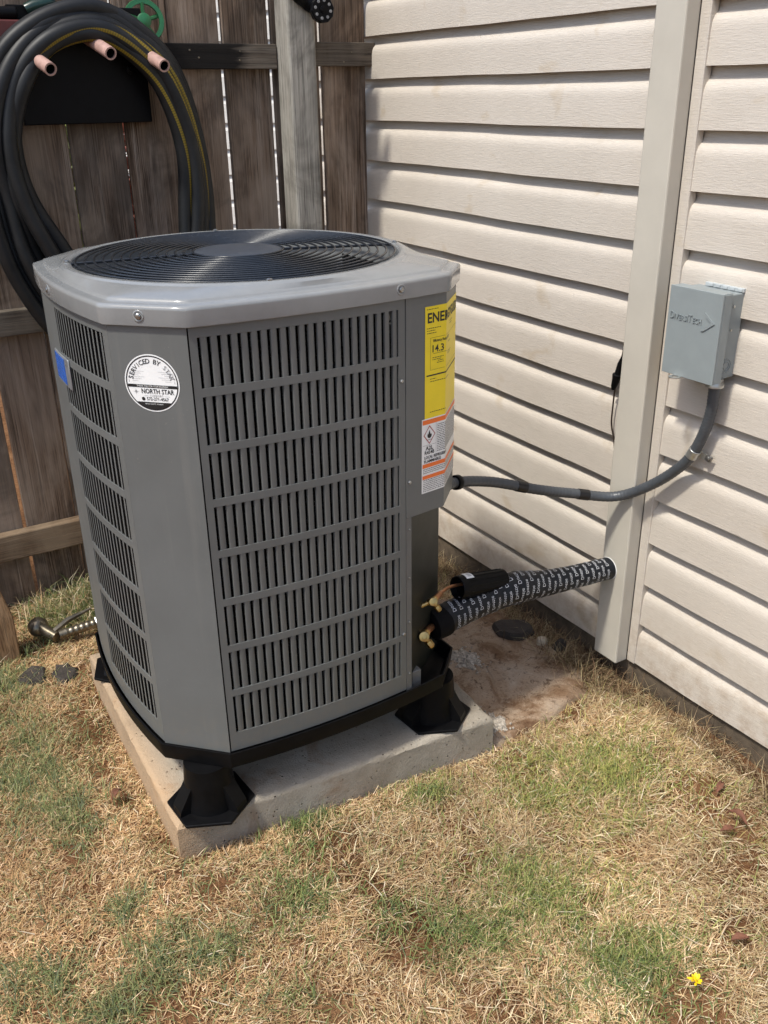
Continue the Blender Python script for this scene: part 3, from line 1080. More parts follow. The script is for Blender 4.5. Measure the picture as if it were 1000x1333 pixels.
def grille(name, s0, s1, sl0, sl1, nslot, mirror, separate=True, z_hi=ZT, z_lo=ZB):
    """panel between s0 and s1 with a louvred field between sl0 and sl1"""
    b = MB()
    th = 0.0030
    curved(b, s0, sl0, z_lo, z_hi, -th, 0)
    curved(b, sl1, s1, z_lo, z_hi, -th, 0)
    zs = []
    z1 = Z_TOP_SLOT
    curved(b, sl0, sl1, z1, z_hi, -th, 0)
    for k in range(ROWS):
        z0 = z1 - SLOT_H
        zs.append((z0 + z1) / 2)
        zn = z0 - GAP_H if k < ROWS - 1 else z_lo
        curved(b, sl0, sl1, zn, z0, -th, 0)
        z1 = z0 - GAP_H
    panel = b.build(name, 'paint', ac, smooth=25)
    pitch = (sl1 - sl0) / nslot
    me = slat_mesh(name, pitch, mirror)
    joined = MB()
    for k in range(ROWS):
        for i in range(nslot + (0 if not mirror else 0)):
            s = sl0 + (i + (0.64 if not mirror else 0.36)) * pitch
            p = out_at(s)
            q0, q1 = out_at(s - 0.003), out_at(s + 0.003)
            ang = math.atan2(q1[1] - q0[1], q1[0] - q0[0])
            if separate:
                o = bpy.data.objects.new('slat', me)
                COL.objects.link(o)
                o.parent = panel
                o.location = (p[0] - AO.x, p[1] - AO.y, zs[k] - AO.z)
                o.rotation_euler = (0, 0, ang)
            else:
                ca_, sa_ = math.cos(ang), math.sin(ang)
                joined.add([(p[0] + v.co.x * ca_ - v.co.y * sa_, p[1] + v.co.x * sa_ + v.co.y * ca_, zs[k] + v.co.z) for v in me.vertices],
                           [tuple(f.vertices) for f in me.polygons])
    if not separate:
        o = joined.build('slat_field', 'paint', panel)
        o['kind'] = 'stuff'
    return panel


C_S = s_front_x(0.9665)
grille('front_grille', s_of('front') + 0.002, C_S, s_front_x(0.541), s_front_x(0.9505), 22, False)
SL0, SL1 = s_left_y(1.940), s_left_y(1.662)
grille('left_grille', s_of('left') + 0.001, s_of('left', 1) - 0.001, SL0, SL1, 15, True)
grille('back_grille', s_of('back') + 0.001, s_of('back', 1) - 0.001, s_of('back') + 0.06, s_of('back', 1) - 0.06, 22, False, separate=False)
grille('right_grille', s_of('right') + 0.10, s_of('right', 1) - 0.001, s_of('right') + 0.16, s_of('right', 1) - 0.04, 16, False, separate=False)

for key in ('fl', 'br', 'bl'):
    b = MB()
    curved(b, s_of(key) + 0.0008, (s_of(key, 1) if key != 'fl' else LTOT) - 0.0008, ZB - 0.002, ZT + 0.001, -0.003, 0.0012)
    b.build('corner_panel', 'paint', ac)
# narrow dark joint strips beside the front left corner panel
b = MB()
curved(b, LTOT - 0.004, LTOT - 0.0001, ZB, ZT, -0.012, -0.0045)
curved(b, 0.0001, 0.006, ZB, ZT, -0.012, -0.0045)
b.build('joint_strip', 'black_rubber', ac)

# service panel wraps the right corner; compartment below it
SV1 = s_of('right') + 0.095
b = MB()
curved(b, C_S + 0.0015, SV1, 0.694, ZT + 0.001, -0.003, 0.0014)
b.build('service_panel', 'paint', ac, smooth=25)
b = MB()
curved(b, C_S + 0.0012, C_S + 0.016, ZB - 0.006, 0.6925, -0.0045, -0.0005)
b.build('flange', 'flange', ac)
pA, pB = out_at(C_S + 0.016, -0.006), np.array((1.148, 1.655))
b = MB()
b.add([(pA[0], pA[1], ZB - 0.01), (pB[0], pB[1], ZB - 0.01), (pB[0], pB[1], 0.76), (pA[0], pA[1], 0.76),
       (pA[0] - .002, pA[1] + .004, ZB - 0.01), (pB[0] - .002, pB[1] + .004, ZB - 0.01), (pB[0] - .002, pB[1] + .004, 0.76), (pA[0] - .002, pA[1] + .004, 0.76)],
      [(0, 1, 2, 3), (7, 6, 5, 4), (0, 4, 5, 1), (1, 5, 6, 2), (2, 6, 7, 3), (3, 7, 4, 0)])
b.build('compartment_wall', 'dark_metal', ac)
b = MB()   # small grey bracket low in the compartment
b.box(0.985, 1.02, 1.535, 1.60, ZB - 0.03, ZB + 0.028)
b.build('bracket', 'flange', ac, bevel=0.003)

# top cap
ang = np.arctan2(OUT[:, 1] - UCY, OUT[:, 0] - UCX)
RF = 0.344


def cap_loop(off, z):
    return [(*(OUT[i] + NRM[i] * off), z) for i in range(len(OUT))]


def circ_loop(rad, z, mix=1.0, off=-0.03):
    res = []
    for i in range(len(OUT)):
        c = np.array((UCX + rad * math.cos(ang[i]), UCY + rad * math.sin(ang[i])))
        p = OUT[i] + NRM[i] * off
        q = c * mix + p * (1 - mix)
        res.append((q[0], q[1], z))
    return res


ZC = 1.2255
b = MB()
b.loft([cap_loop(0.002, ZT + 0.0015), cap_loop(0.0068, ZT + 0.0003), cap_loop(0.0082, ZT + 0.0012), cap_loop(0.0086, ZT + 0.0035), cap_loop(0.0092, ZT + 0.0290), cap_loop(0.0092, ZT + 0.0310), cap_loop(0.0082, ZT + 0.0342), cap_loop(0.0056, ZT + 0.0364), cap_loop(0.0022, ZT + 0.0374), cap_loop(0.0, ZT + 0.0377),
        cap_loop(-0.0105, ZT + 0.0390), cap_loop(-0.0115, ZT + 0.0393), cap_loop(-0.0135, ZT + 0.0418), cap_loop(-0.0150, ZT + 0.0436), cap_loop(-0.0170, ZT + 0.0444), circ_loop(0.372, ZT + 0.0460, 0.10, -0.018), circ_loop(0.370, ZT + 0.0540, 0.86, -0.02), circ_loop(0.369, ZT + 0.0546, 0.95, -0.02),
        circ_loop(0.3665, ZC - 0.0028), circ_loop(0.3640, ZC - 0.0006), circ_loop(0.3610, ZC), circ_loop(0.3500, ZC), circ_loop(0.3465, ZC - 0.0015), circ_loop(RF, ZC - 0.006), circ_loop(RF - 0.001, ZC - 0.02), circ_loop(RF - 0.002, ZC - 0.06), circ_loop(RF - 0.004, ZC - 0.13)])
cap = b.build('top_cap', 'cap_paint', ac, smooth=40)
# screws in round dimples on the cap skirt and on the panels


def screw(parent, s, z, off, rad=0.0055, dimple=True):
    p = out_at(s, off)
    q0, q1 = out_at(s - 0.004), out_at(s + 0.004)
    t = q1 - q0
    n = Vector((t[1], -t[0], 0)).normalized()
    c = (p[0], p[1], z)
    if dimple:
        MB().lathe([(rad * 2.0, -0.0005), (rad * 1.9, 0.0006), (rad * 1.5, 0.0008), (rad * 1.2, -0.0006)], c, n, 20, caps=False).build('dimple', 'cap_paint', parent, smooth=60)
    MB().lathe([(rad, -0.001), (rad, 0.0024), (rad * 0.75, 0.0036), (rad * 0.3, 0.0040)], c, n, 6 if not dimple else 10).build('screw', 'steel', parent, smooth=30)


screw(cap, s_of('fl') + 0.069, ZT + 0.0185, 0.0094)
screw(cap, s_front_x(0.951), ZT + 0.0205, 0.0094)
screw(cap, s_left_y(1.925), ZT + 0.0185, 0.0094)
screw(ac, s_front_x(0.957), 1.003, 0.0002, 0.0042, False)
screw(ac, s_front_x(0.9755), 0.777, 0.0016, 0.0042, False)
screw(ac, s_front_x(0.959), 0.404, 0.0002, 0.0042, False)
for zz in (0.665, 0.545, 0.43, 0.29):
    screw(ac, C_S + 0.009, zz, -0.0006, 0.0022, False)

# fan guard, hub and fan
b = MB()
nr = 14
for k in range(nr):
    rr = 0.097 + (RF - 0.006 - 0.097) * k / (nr - 1)
    zz = ZC + 0.0045 - 0.006 * (rr / RF) ** 2
    b.tube([(UCX + rr * math.cos(a), UCY + rr * math.sin(a), zz) for a in np.linspace(0, 2 * math.pi, 97)[:-1]], 0.0024, 6, closed=True)
guard = b.build('fan_guard', 'wire', ac, smooth=80)
for a in (math.radians(-14), math.radians(76), math.radians(166), math.radians(256)):
    d = Vector((math.cos(a), math.sin(a), 0))
    MB().tube([Vector((UCX, UCY, ZC + 0.0005)) + d * 0.09, Vector((UCX, UCY, ZC - 0.0045)) + d * (RF + 0.004)], 0.0028, 6).build('guard_spoke', 'wire', guard)
    c = Vector((UCX, UCY, ZC + 0.0005)) + d * (RF + 0.010)
    MB().lathe([(0.006, 0), (0.006, 0.002), (0.003, 0.0035)], c, (0, 0, 1), 8).build('screw', 'steel', guard)
MB().lathe([(0.088, -0.004), (0.0935, -0.002), (0.095, 0.001), (0.094, 0.003), (0.089, 0.0042), (0.04, 0.0048), (0.001, 0.005)], (UCX, UCY, ZC + 0.001), (0, 0, 1), 56).build('hub_plate', 'hub', ac, smooth=50)
fan = MB()
fan.lathe([(0.07, -0.09), (0.075, -0.02), (0.06, 0.0)], (UCX, UCY, 1.17), (0, 0, 1), 24)
fan = fan.build('fan', 'blade', ac, smooth=40)
for k in range(4):
    b = MB()
    a0 = math.radians(20 + 90 * k)
    vs = []
    for i in range(7):
        rr = 0.06 + 0.265 * i / 6
        w = 0.30 + 0.28 * (i / 6)
        for j in range(6):
            aa = a0 + w * (j / 5 - 0.5) * 2
            vs.append((UCX + rr * math.cos(aa), UCY + rr * math.sin(aa), 1.125 + 0.045 * (j / 5 - 0.5) * 2))
    b.add(vs, [(i * 6 + j, i * 6 + j + 1, i * 6 + j + 7, i * 6 + j + 6) for i in range(6) for j in range(5)])
    bl = b.build('fan_blade', 'blade', fan, smooth=60)
    bl.modifiers.new('solid', 'SOLIDIFY').thickness = 0.002
# dark floor of the fan well
MB().lathe([(0.32, 0), (0.001, 0.0)], (UCX, UCY, 0.75), (0, 0, 1), 32, caps=False).build('inner_plate', 'coil', ac)


# --- riser feet
def foot(c, yaw):
    b = MB()
    hexa = [(c[0] + 0.098 * math.cos(yaw + k * math.pi / 3), c[1] + 0.098 * math.sin(yaw + k * math.pi / 3)) for k in range(6)]
    b.prism(hexa, PZ + 0.0005, PZ + 0.008)
    o = b.build('foot', 'black_plastic', ac, bevel=0.002)
    z1 = ZB - 0.044
    MB().lathe([(0.062, 0), (0.057, 0.03), (0.051, z1 - PZ - 0.006)], (c[0], c[1], PZ + 0.0078), (0, 0, 1), 28).build('column', 'black_plastic', o, smooth=40)
    for k in (0, 2, 4):
        a = yaw + k * math.pi / 3 + math.pi / 6
        d = Vector((math.cos(a), math.sin(a), 0))
        n = Vector((-d.y, d.x, 0)) * (0.019)
        p0 = Vector((c[0], c[1], 0))
        q = [p0 + d * 0.045 + Vector((0, 0, PZ + 0.007)), p0 + d * 0.083 + Vector((0, 0, PZ + 0.007)), p0 + d * 0.081 + Vector((0, 0, PZ + 0.020)), p0 + d * 0.049 + Vector((0, 0, PZ + 0.075))]
        b = MB()
        b.add([p + n for p in q] + [p - n for p in q], [(0, 1, 2, 3), (7, 6, 5, 4), (0, 4, 5, 1), (1, 5, 6, 2), (2, 6, 7, 3), (3, 7, 4, 0)])
        b.build('rib', 'black_plastic', o)
    return o


foot((0.488, 1.588), math.radians(-85))
foot((1.088, 1.585), math.radians(-85))
foot((0.488, 2.215), math.radians(-50))
foot((1.085, 2.215), math.radians(-50))


# --- decals on the casing
def decal(name, mat, items, off, mapf, parent):
    """items: list of (verts2d, faces); mapf maps (u, v, off) to world"""
    b = MB()
    for vs, fs in items:
        b.add([mapf(u, v, off) for u, v in vs], fs)
    return b.build(name, mat, parent)


def rect2(u0, u1, v0, v1, n=1):
    us = np.linspace(u0, u1, n + 1)
    vs = [(u, v0) for u in us] + [(u, v1) for u in us]
    return vs, [(i, i + 1, n + 1 + i + 1, n + 1 + i) for i in range(n)]


def place(vf, u, v, rot=0.0, k=1.0):
    vs, fs = vf
    c_, s_ = math.cos(rot), math.sin(rot)
    return [(u + k * (x * c_ - y * s_), v + k * (x * s_ + y * c_)) for x, y in vs], fs


def disc2(r0, r1, n=64, a0=0.0, a1=2 * math.pi):
    aa = np.linspace(a0, a1, n + 1)
    vs = [(r0 * math.cos(a), r0 * math.sin(a)) for a in aa] + [(r1 * math.cos(a), r1 * math.sin(a)) for a in aa]
    return vs, [(i, i + 1, n + 2 + i, n + 1 + i) for i in range(n)]


def seg_below(r, h, n=24):
    """circle segment below the line y = h"""
    a = math.asin(h / r)
    aa = np.linspace(math.pi - a, 2 * math.pi + a, n)
    return [(r * math.cos(q), r * math.sin(q)) for q in aa], [tuple(range(n))]


S_MID_FL = s_of('fl') + 0.0765


def map_fl(u, v, off):
    p = out_at(S_MID_FL - 0.0005 + u, 0.0012 + off)
    return (p[0], p[1], 1.0635 + v)


RS = 0.0535
st = decal('service_sticker', 'white', [(seg_below(RS, RS * 0.99999, 64))], 0.0006, map_fl, ac)
st['label'] = 'round white and black company service sticker'
blk = [disc2(RS * 0.915, RS * 0.955), rect2(-RS * 0.90, RS * 0.90, -0.0085, -0.0030, 4), seg_below(RS * 0.92, -0.0355)]
decal('sticker_print', 'print_black', blk, 0.0010, map_fl, st)
let = []
word = 'SERVICED BY'
na = 17
for i, ch in enumerate(word + ' STAR'):
    if ch == ' ':
        continue
    a = math.radians(172 - (i + 0.6) * (164 / 16.4))
    if i < len(word):
        let.append(place(text2d(ch, 0.0125, 0.0001), 0.0405 * math.cos(a), 0.0405 * math.sin(a), a - math.pi / 2))
decal('lettering', 'print_black', let, 0.0012, map_fl, st)
let = []
for i, ch in enumerate(word + ' STAR'):
    if ch == ' ' or i < len(word):
        continue
    a = math.radians(172 - (i + 0.6) * (164 / 16.4))
    let.append(place(text2d(ch, 0.0118, 0.0001), 0.0405 * math.cos(a), 0.0405 * math.sin(a), a - math.pi / 2))
let.append(place(fit(text2d('COMFORT', 0.0055), 0.027), 0.006, -0.0235))
let += [rect2(-0.018, -0.010, -0.0237, -0.0232), rect2(0.022, 0.032, -0.0237, -0.0232)]
for q in range(6):
    w = 0.012 + 0.006 * (q % 3)
    let.append(rect2(-0.038, -0.038 + w, 0.004 + q * 0.0035, 0.0044 + q * 0.0035))
    let.append(rect2(0.038 - w, 0.038, 0.004 + q * 0.0035, 0.0044 + q * 0.0035))
for sx in (-1, 1):
    let.append(place(([(0.0022 * (1 if k % 2 == 0 else .42) * math.cos(k * math.pi / 5 + 1.57), 0.0022 * (1 if k % 2 == 0 else .42) * math.sin(k * math.pi / 5 + 1.57)) for k in range(10)], [tuple(range(10))]), sx * 0.0445, 0.010))
    let.append(rect2(sx * 0.0447 - 0.0003, sx * 0.0447 + 0.0003, 0.001, 0.0062))
    let.append(rect2(sx * 0.0425 - 0.0003, sx * 0.0425 + 0.0003, 0.0145, 0.020))
# eight-pointed compass star
let.append(place(([(0.0065 * (1 if k % 4 == 0 else (.55 if k % 2 == 0 else .2)) * math.cos(k * math.pi / 8), 0.0065 * (1 if k % 4 == 0 else (.55 if k % 2 == 0 else .2)) * math.sin(k * math.pi / 8)) for k in range(16)], [tuple(range(16))]), -0.0335, -0.0165))
decal('lettering', 'print_grey', let, 0.0012, map_fl, st)
decal('lettering', 'print_black', [place(fit(text2d('NORTH STAR', 0.0125, 0.0002), 0.064), 0.009, -0.0155)], 0.0012, map_fl, st)
decal('lettering', 'print_black', [place(fit(text2d('572-271-4567', 0.0085, 0.0001), 0.043), 0.0075, -0.0297)], 0.0012, map_fl, st)
decal('phone_symbol', 'print_black', [place(seg_below(0.0034, 0.00339, 20), -0.0205, -0.0297)], 0.0012, map_fl, st)
decal('lettering', 'white', [place(fit(text2d('THANK YOU FOR YOUR BUSINESS!', 0.0046), 0.062), 0, -0.0058)], 0.0014, map_fl, st)
decal('lettering', 'white', [place(fit(text2d('REPAIR  QUALITY  COMFORT', 0.0032), 0.036), 0, -0.039)], 0.0014, map_fl, st)

# energy label and warning label round the service corner
S_E0 = s_front_x(1.0165)
E_W = s_of('right') - S_E0 + 0.012


def map_sv(u, v, off):
    p = out_at(S_E0 + u, 0.0014 + off)
    return (p[0], p[1], v)


el = decal('energy_label', 'yellow', [rect2(0, E_W, 0.905, 1.1435, 60)], 0.0005, map_sv, ac)
decal('title_lettering', 'print_black', [place(fit(text2d('ENERGYGUIDE', 0.028, 0.0007), E_W - 0.010), E_W / 2 + 0.001, 1.119)], 0.0010, map_sv, el)
decal('rating_number', 'print_black', [place(text2d('14.3', 0.021, 0.0003), 0.034, 1.055)], 0.0010, map_sv, el)
decal('rating_caption', 'print_black', [place(fit(text2d('Efficiency Rating (SEER2)', 0.0078, 0.0002), 0.062), 0.053, 1.072)], 0.0010, map_sv, el)
decal('dividing_line', 'print_black', [rect2(0.004, E_W, 0.9995, 1.0025, 50)], 0.0010, map_sv, el)
let = []
r = random.Random(3)
for v, u0, u1 in ((1.0985, 0.005, 0.042), (1.0935, 0.005, 0.027), (1.0885, 0.005, 0.030), (1.137, 0.004, 0.035), (0.9925, 0.014, 0.030), (0.987, 0.014, 0.085), (0.921, 0.014, 0.06), (1.0365, 0.02, 0.05), (1.0325, 0.02, 0.044), (1.029, 0.035, 0.05), (1.025, 0.032, 0.052), (1.04, 0.072, 0.105), (1.036, 0.072, 0.1), (1.06, 0.075, 0.1), (1.10, 0.09, 0.12), (1.095, 0.09, 0.115)):
    u = u0
    while u < u1:
        w = r.uniform(0.002, 0.006)
        let.append(rect2(u, min(u + w, u1), v, v + 0.0013, 3))
        u += w + 0.0013
for (u0, u1, v0, v1) in ((0.014, 0.0145, 1.012, 1.0795), (0.014, E_W - 0.012, 1.079, 1.0795), (E_W - 0.0125, E_W - 0.012, 1.012, 1.0795), (0.014, E_W - 0.012, 1.012, 1.0125), (0.022, 0.06, 1.0455, 1.0462)):
    let.append(rect2(u0, u1, v0, v1, 20))
decal('fine_print', 'print_black', let, 0.0010, map_sv, el)['kind'] = 'stuff'

S_E0_keep = S_E0


def map_wr(u, v, off):
    p = out_at(S_E0_keep - 0.008 + u, 0.0014 + off)
    return (p[0], p[1], v)


W_W = E_W + 0.012
wl = decal('warning_label', 'white', [rect2(0, W_W, 0.740, 0.909, 60)], 0.0008, map_wr, ac)
for v0, v1 in ((0.8965, 0.9065), (0.7985, 0.8075), (0.7725, 0.7810)):
    decal('label_bar', 'orange', [rect2(0.002, W_W, v0, v1, 60)], 0.0013, map_wr, wl)
dm = []
for (a0, a1) in ((0, 1), (1, 2), (2, 3), (3, 0)):
    c4 = [(0, 0.021), (0.0165, 0), (0, -0.021), (-0.0165, 0)]
    p0, p1 = c4[a0], c4[a1]
    dm.append(([(0.021 + p0[0], 0.8725 + p0[1]), (0.021 + p1[0], 0.8725 + p1[1]), (0.021 + p1[0] * .86, 0.8725 + p1[1] * .86), (0.021 + p0[0] * .86, 0.8725 + p0[1] * .86)], [(0, 1, 2, 3)]))
decal('hazard_diamond', 'red_print', dm, 0.0013, map_wr, wl)
fl = [(0.0, -0.008), (0.004, -0.0065), (0.0065, -0.002), (0.0045, 0.003), (0.003, 0.0005), (0.0015, 0.005), (0.001, 0.0105), (-0.002, 0.006), (-0.003, 0.001), (-0.0048, 0.003), (-0.006, -0.002), (-0.004, -0.0065)]
decal('flame_symbol', 'print_black', [([(0.021 + x, 0.8725 + y) for x, y in fl], [tuple(range(len(fl)))])], 0.0013, map_wr, wl)
let = [rect2(0.015, 0.027, 0.8610, 0.8620)]
let += [place(text2d('A2L', 0.0125, 0.0003), 0.021, 0.8425), place(fit(text2d('R454B', 0.0115, 0.0003), 0.027), 0.021, 0.8325),
        place(fit(text2d('LOCAL REFRIGERANT', 0.0092, 0.0003), 0.074), 0.044, 0.8215), place(fit(text2d('FLAMMABLE', 0.0092, 0.0003), 0.048), 0.030, 0.8125),
        rect2(0.0395, 0.0400, 0.829, 0.8955), rect2(0.002, 0.0395, 0.8495, 0.8500)]
v = 0.7945
while v > 0.744:
    if not (0.770 < v < 0.7825):
        u = 0.004
        while u < W_W - 0.012:
            w = r.uniform(0.0015, 0.0055)
            let.append(rect2(u, u + w, v, v + 0.0015, 2))
            u += w + 0.0014
    v -= 0.0042
v = 0.890
while v > 0.826:
    u = 0.043
    while u < W_W - 0.012:
        w = r.uniform(0.0015, 0.006)
        let.append(rect2(u, u + w, v, v + 0.0015, 2))
        u += w + 0.0014
    v -= 0.0040
decal('fine_print', 'print_black', let, 0.0013, map_wr, wl)['kind'] = 'stuff'

# blue badge on the left side
SB = s_left_y(1.932)


def badge_box(u0, u1, v0, v1, o0, o1, name, mat, parent, bev):
    b = MB()
    curved(b, SB + u0, SB + u1, 1.020 + v0, 1.020 + v1, o0, o1)
    return b.build(name, mat, parent, bevel=bev, smooth=30)


bd = badge_box(-0.066, 0.058, -0.032, 0.032, 0.0, 0.004, 'badge', 'badge', ac, 0.0018)
badge_box(-0.062, 0.026, -0.027, 0.027, 0.0042, 0.0048, 'badge_field', 'blue', bd, 0.0)

# service valves: brass bodies with hex caps, copper stubs


def valve(c, scale, tail):
    """brass angle valve: horizontal body, capped stem towards the front, hex charging port below, tail into the cabinet"""
    c = Vector(c)
    k = scale
    b = MB()
    b.lathe([(0.0085 * k, -0.016 * k), (0.0105 * k, -0.014 * k), (0.0105 * k, 0.014 * k), (0.0085 * k, 0.016 * k)], c, (1, 0.3, 0), 14)
    v_ = b.build('service_valve', 'brass', ac, smooth=35)
    st_ = Vector((-0.42, -0.82, 0.40)).normalized()
    MB().lathe([(0.007 * k, 0), (0.007 * k, 0.012 * k), (0.0125 * k, 0.013 * k), (0.0132 * k, 0.015 * k), (0.0132 * k, 0.026 * k), (0.0118 * k, 0.029 * k), (0.006 * k, 0.030 * k), (0.0055 * k, 0.028 * k), (0.0005, 0.028 * k)], c, st_, 20).build('valve_cap', 'brass', v_, smooth=30)
    dn = Vector((0.45, -0.35, -0.82)).normalized()
    MB().lathe([(0.0055 * k, 0), (0.0055 * k, 0.014 * k), (0.0072 * k, 0.0145 * k), (0.0072 * k, 0.018 * k), (0.0052 * k, 0.019 * k), (0.0052 * k, 0.021 * k)], c, dn, 12).build('port_stem', 'brass', v_, smooth=30)
    MB().lathe([(0.0088 * k, 0.021 * k), (0.0092 * k, 0.022 * k), (0.0092 * k, 0.036 * k), (0.0075 * k, 0.039 * k)], c, dn, 6).build('port_cap', 'brass', v_, smooth=20)
    MB().tube([Vector(tail), c - Vector((0.008, 0.002, 0)) * k], 0.0062 * k, 10).build('tail_pipe', 'brass', v_, smooth=50)
    return v_


valve((1.079, 1.578, 0.424), 0.82, (1.030, 1.585, 0.412))
valve((1.050, 1.574, 0.340), 1.0, (1.015, 1.60, 0.350))

# ------------------------------------------------------------------ wrapped line set, filter drier, conduit
PIPE = [(1.118, 1.618, 0.326), (1.16, 1.620, 0.333), (1.23, 1.622, 0.341), (1.31, 1.622, 0.348), (1.37, 1.620, 0.352), (1.46, 1.614, 0.340), (1.56, 1.607, 0.333), (1.6838, 1.601, 0.327)]
RADP = [0.0375, 0.0375, 0.0370, 0.0380, 0.0425, 0.0345, 0.0310, 0.0300]


def spline(pts, n):
    pts = [Vector(p) for p in pts]
    res = []
    m_ = len(pts) - 1
    for i in range(n + 1):
        t = i / n * m_
        k = min(int(t), m_ - 1)
        f = t - k
        p0, p1, p2, p3 = pts[max(k - 1, 0)], pts[k], pts[k + 1], pts[min(k + 2, m_)]
        res.append(0.5 * ((2 * p1) + (p2 - p0) * f + (2 * p0 - 5 * p1 + 4 * p2 - p3) * f * f + (3 * p1 - p0 - 3 * p2 + p3) * f ** 3))
    return res


pipe_c = spline(PIPE, 120)
pipe_r = list(np.interp(np.linspace(0, 7, 121), range(8), RADP))
r = random.Random(9)
pipe_r = [q + 0.0011 * ((i * 0.42) % 1.0) + r.uniform(-0.0004, 0.0004) for i, q in enumerate(pipe_r)]
ls = thing('wrapped_pipe', 'thick pipe wrapped in black tape with white lettering, running into the beige channel', 'pipe', (1.40, 1.61, 0.32))
pw = MB().tube(pipe_c, pipe_r, 36).build('tape_wrap', 'wrap', ls, smooth=60)
MB().lathe([(0.030, -0.016), (0.0395, -0.012), (0.0405, 0.022), (0.0390, 0.030)], PIPE[0], (1, 0.02, 0.08), 32).build('foam_end', 'black_rubber', ls, smooth=50)
MB().tube([(1.056, 1.577, 0.340), (1.112, 1.616, 0.328)], 0.0088, 14).build('copper_stub', 'copper', ls, smooth=50)

word = fit(text2d('Dottie', 0.0150, 0.0, res=2), 0.034)
lens = [0.0]
for i in range(1, len(pipe_c)):
    lens.append(lens[-1] + (pipe_c[i] - pipe_c[i - 1]).length)
PL = lens[-1]
b = MB()


def on_pipe(s, th, off):
    i = min(max(int(np.searchsorted(lens, s)) - 1, 0), len(pipe_c) - 2)
    f = (s - lens[i]) / (lens[i + 1] - lens[i])
    c = pipe_c[i].lerp(pipe_c[i + 1], f)
    rr = pipe_r[i] * (1 - f) + pipe_r[i + 1] * f
    t = (pipe_c[i + 1] - pipe_c[i]).normalized()
    n1 = (Vector((0, 0, 1)) - t * t.z).normalized()
    n2 = t.cross(n1)
    return c + (n1 * math.cos(th) + n2 * math.sin(th)) * (rr + off)


s_c = 0.046
kk = 0
while s_c < PL - 0.010:
    nw = 5
    slant = 0.12 + 0.06 * math.sin(s_c * 9.0) + r.uniform(-0.04, 0.04)
    ph0 = kk * 0.62 + r.uniform(-0.3, 0.3)
    for q in range(nw):
        th0 = ph0 + q * 2 * math.pi / nw
        vs = []
        for x, y in word[0]:      # the words run round the pipe
            th = th0 - x / 0.036
            s = min(max(s_c + y * 0.9 + slant * x, 0.002), PL - 0.001)
            vs.append(on_pipe(s, th, 0.0011))
        b.add(vs, word[1])
    s_c += r.uniform(0.0165, 0.0200)
    kk += 1
b.build('tape_lettering', 'tape_print', pw)

DR = [(1.190, 1.626, 0.403), (1.33, 1.630, 0.383)]
fd = thing('filter_drier', 'black cylindrical filter drier strapped on top of the wrapped pipe', 'filter drier', (1.24, 1.645, 0.37))
ax = (Vector(DR[1]) - Vector(DR[0])).normalized()
MB().lathe([(0.012, 0.018), (0.0245, 0.012), (0.0275, 0.004), (0.0295, -0.004), (0.0305, -0.002), (0.0310, 0.006), (0.0305, 0.03), (0.029, 0.10), (0.0280, 0.145), (0.018, 0.155)], DR[0], ax, 30).build('drier_body', 'black_plastic', fd, smooth=35)
b = MB()
nn = ax.cross(Vector((0, 0, 1))).normalized()
n2_ = nn.cross(ax)
for k in range(14):
    a = 2 * math.pi * k / 14
    d = nn * math.cos(a) + n2_ * math.sin(a)
    b.tube([Vector(DR[0]) + ax * 0.02 + d * 0.0302, Vector(DR[0]) + ax * 0.138 + d * 0.0284], 0.0018, 5)
b.build('body_rib', 'black_plastic', fd)
vs, fs = [], []
for i in range(7):
    a = math.radians(118 - i * 9)
    d = nn * math.cos(a) + n2_ * math.sin(a)
    for h in (0.012, 0.036):
        vs.append(Vector(DR[0]) + ax * h + d * 0.0328)
for i in range(6):
    fs.append((i * 2, i * 2 + 1, i * 2 + 3, i * 2 + 2))
MB().add(vs, fs).build('paper_label', 'white', fd)
vs, fs = [], []
for i in range(8):
    a = math.radians(100 - i * 3.4)
    d = nn * math.cos(a) + n2_ * math.sin(a)
    for h in (0.020, 0.031):
        vs.append(Vector(DR[0]) + ax * h + d * 0.0331)
for i in range(0, 7, 2):
    fs.append((i * 2, i * 2 + 1, i * 2 + 3, i * 2 + 2))
MB().add(vs, fs).build('label_print', 'print_grey', fd)
MB().tube(spline([(1.088, 1.580, 0.425), (1.12, 1.600, 0.423), (1.16, 1.622, 0.416), (1.205, 1.628, 0.409)], 14), [0.0075] * 5 + [0.0042] * 10, 12).build('copper_tube', 'copper', fd, smooth=60)

cond = thing('electrical_conduit', 'grey flexible conduit curving from the unit to the wall box', 'conduit', (1.6, 1.6, 0.55))
CP = [(1.115, 1.605, 0.690), (1.19, 1.650, 0.680), (1.32, 1.673, 0.644), (1.45, 1.647, 0.602), (1.55, 1.624, 0.576), (1.655, 1.575, 0.560), (1.692, 1.489, 0.616), (1.702, 1.405, 0.70), (1.703, 1.368, 0.77), (1.70, 1.347, 0.85), (1.69, 1.340, 0.93)]
cc = spline(CP, 300)
cr = [0.0132 + 0.0005 * math.sin(i * 2.1) for i in range(301)]
MB().tube(cc, cr, 16).build('conduit_tube', 'conduit', cond, smooth=80)
for f0, f1 in ((0.255, 0.275), (0.415, 0.438)):
    i0_, i1_ = int(f0 * 300), int(f1 * 300)
    MB().tube(cc[i0_:i1_ + 1], 0.0146, 16).build('tape_band', 'tape', cond, smooth=60)
MB().lathe([(0.018, 0), (0.0185, 0.004), (0.0185, 0.014), (0.016, 0.018)], cc[30], tuple(cc[33] - cc[30]), 20).build('connector', 'black_plastic', cond, smooth=40)

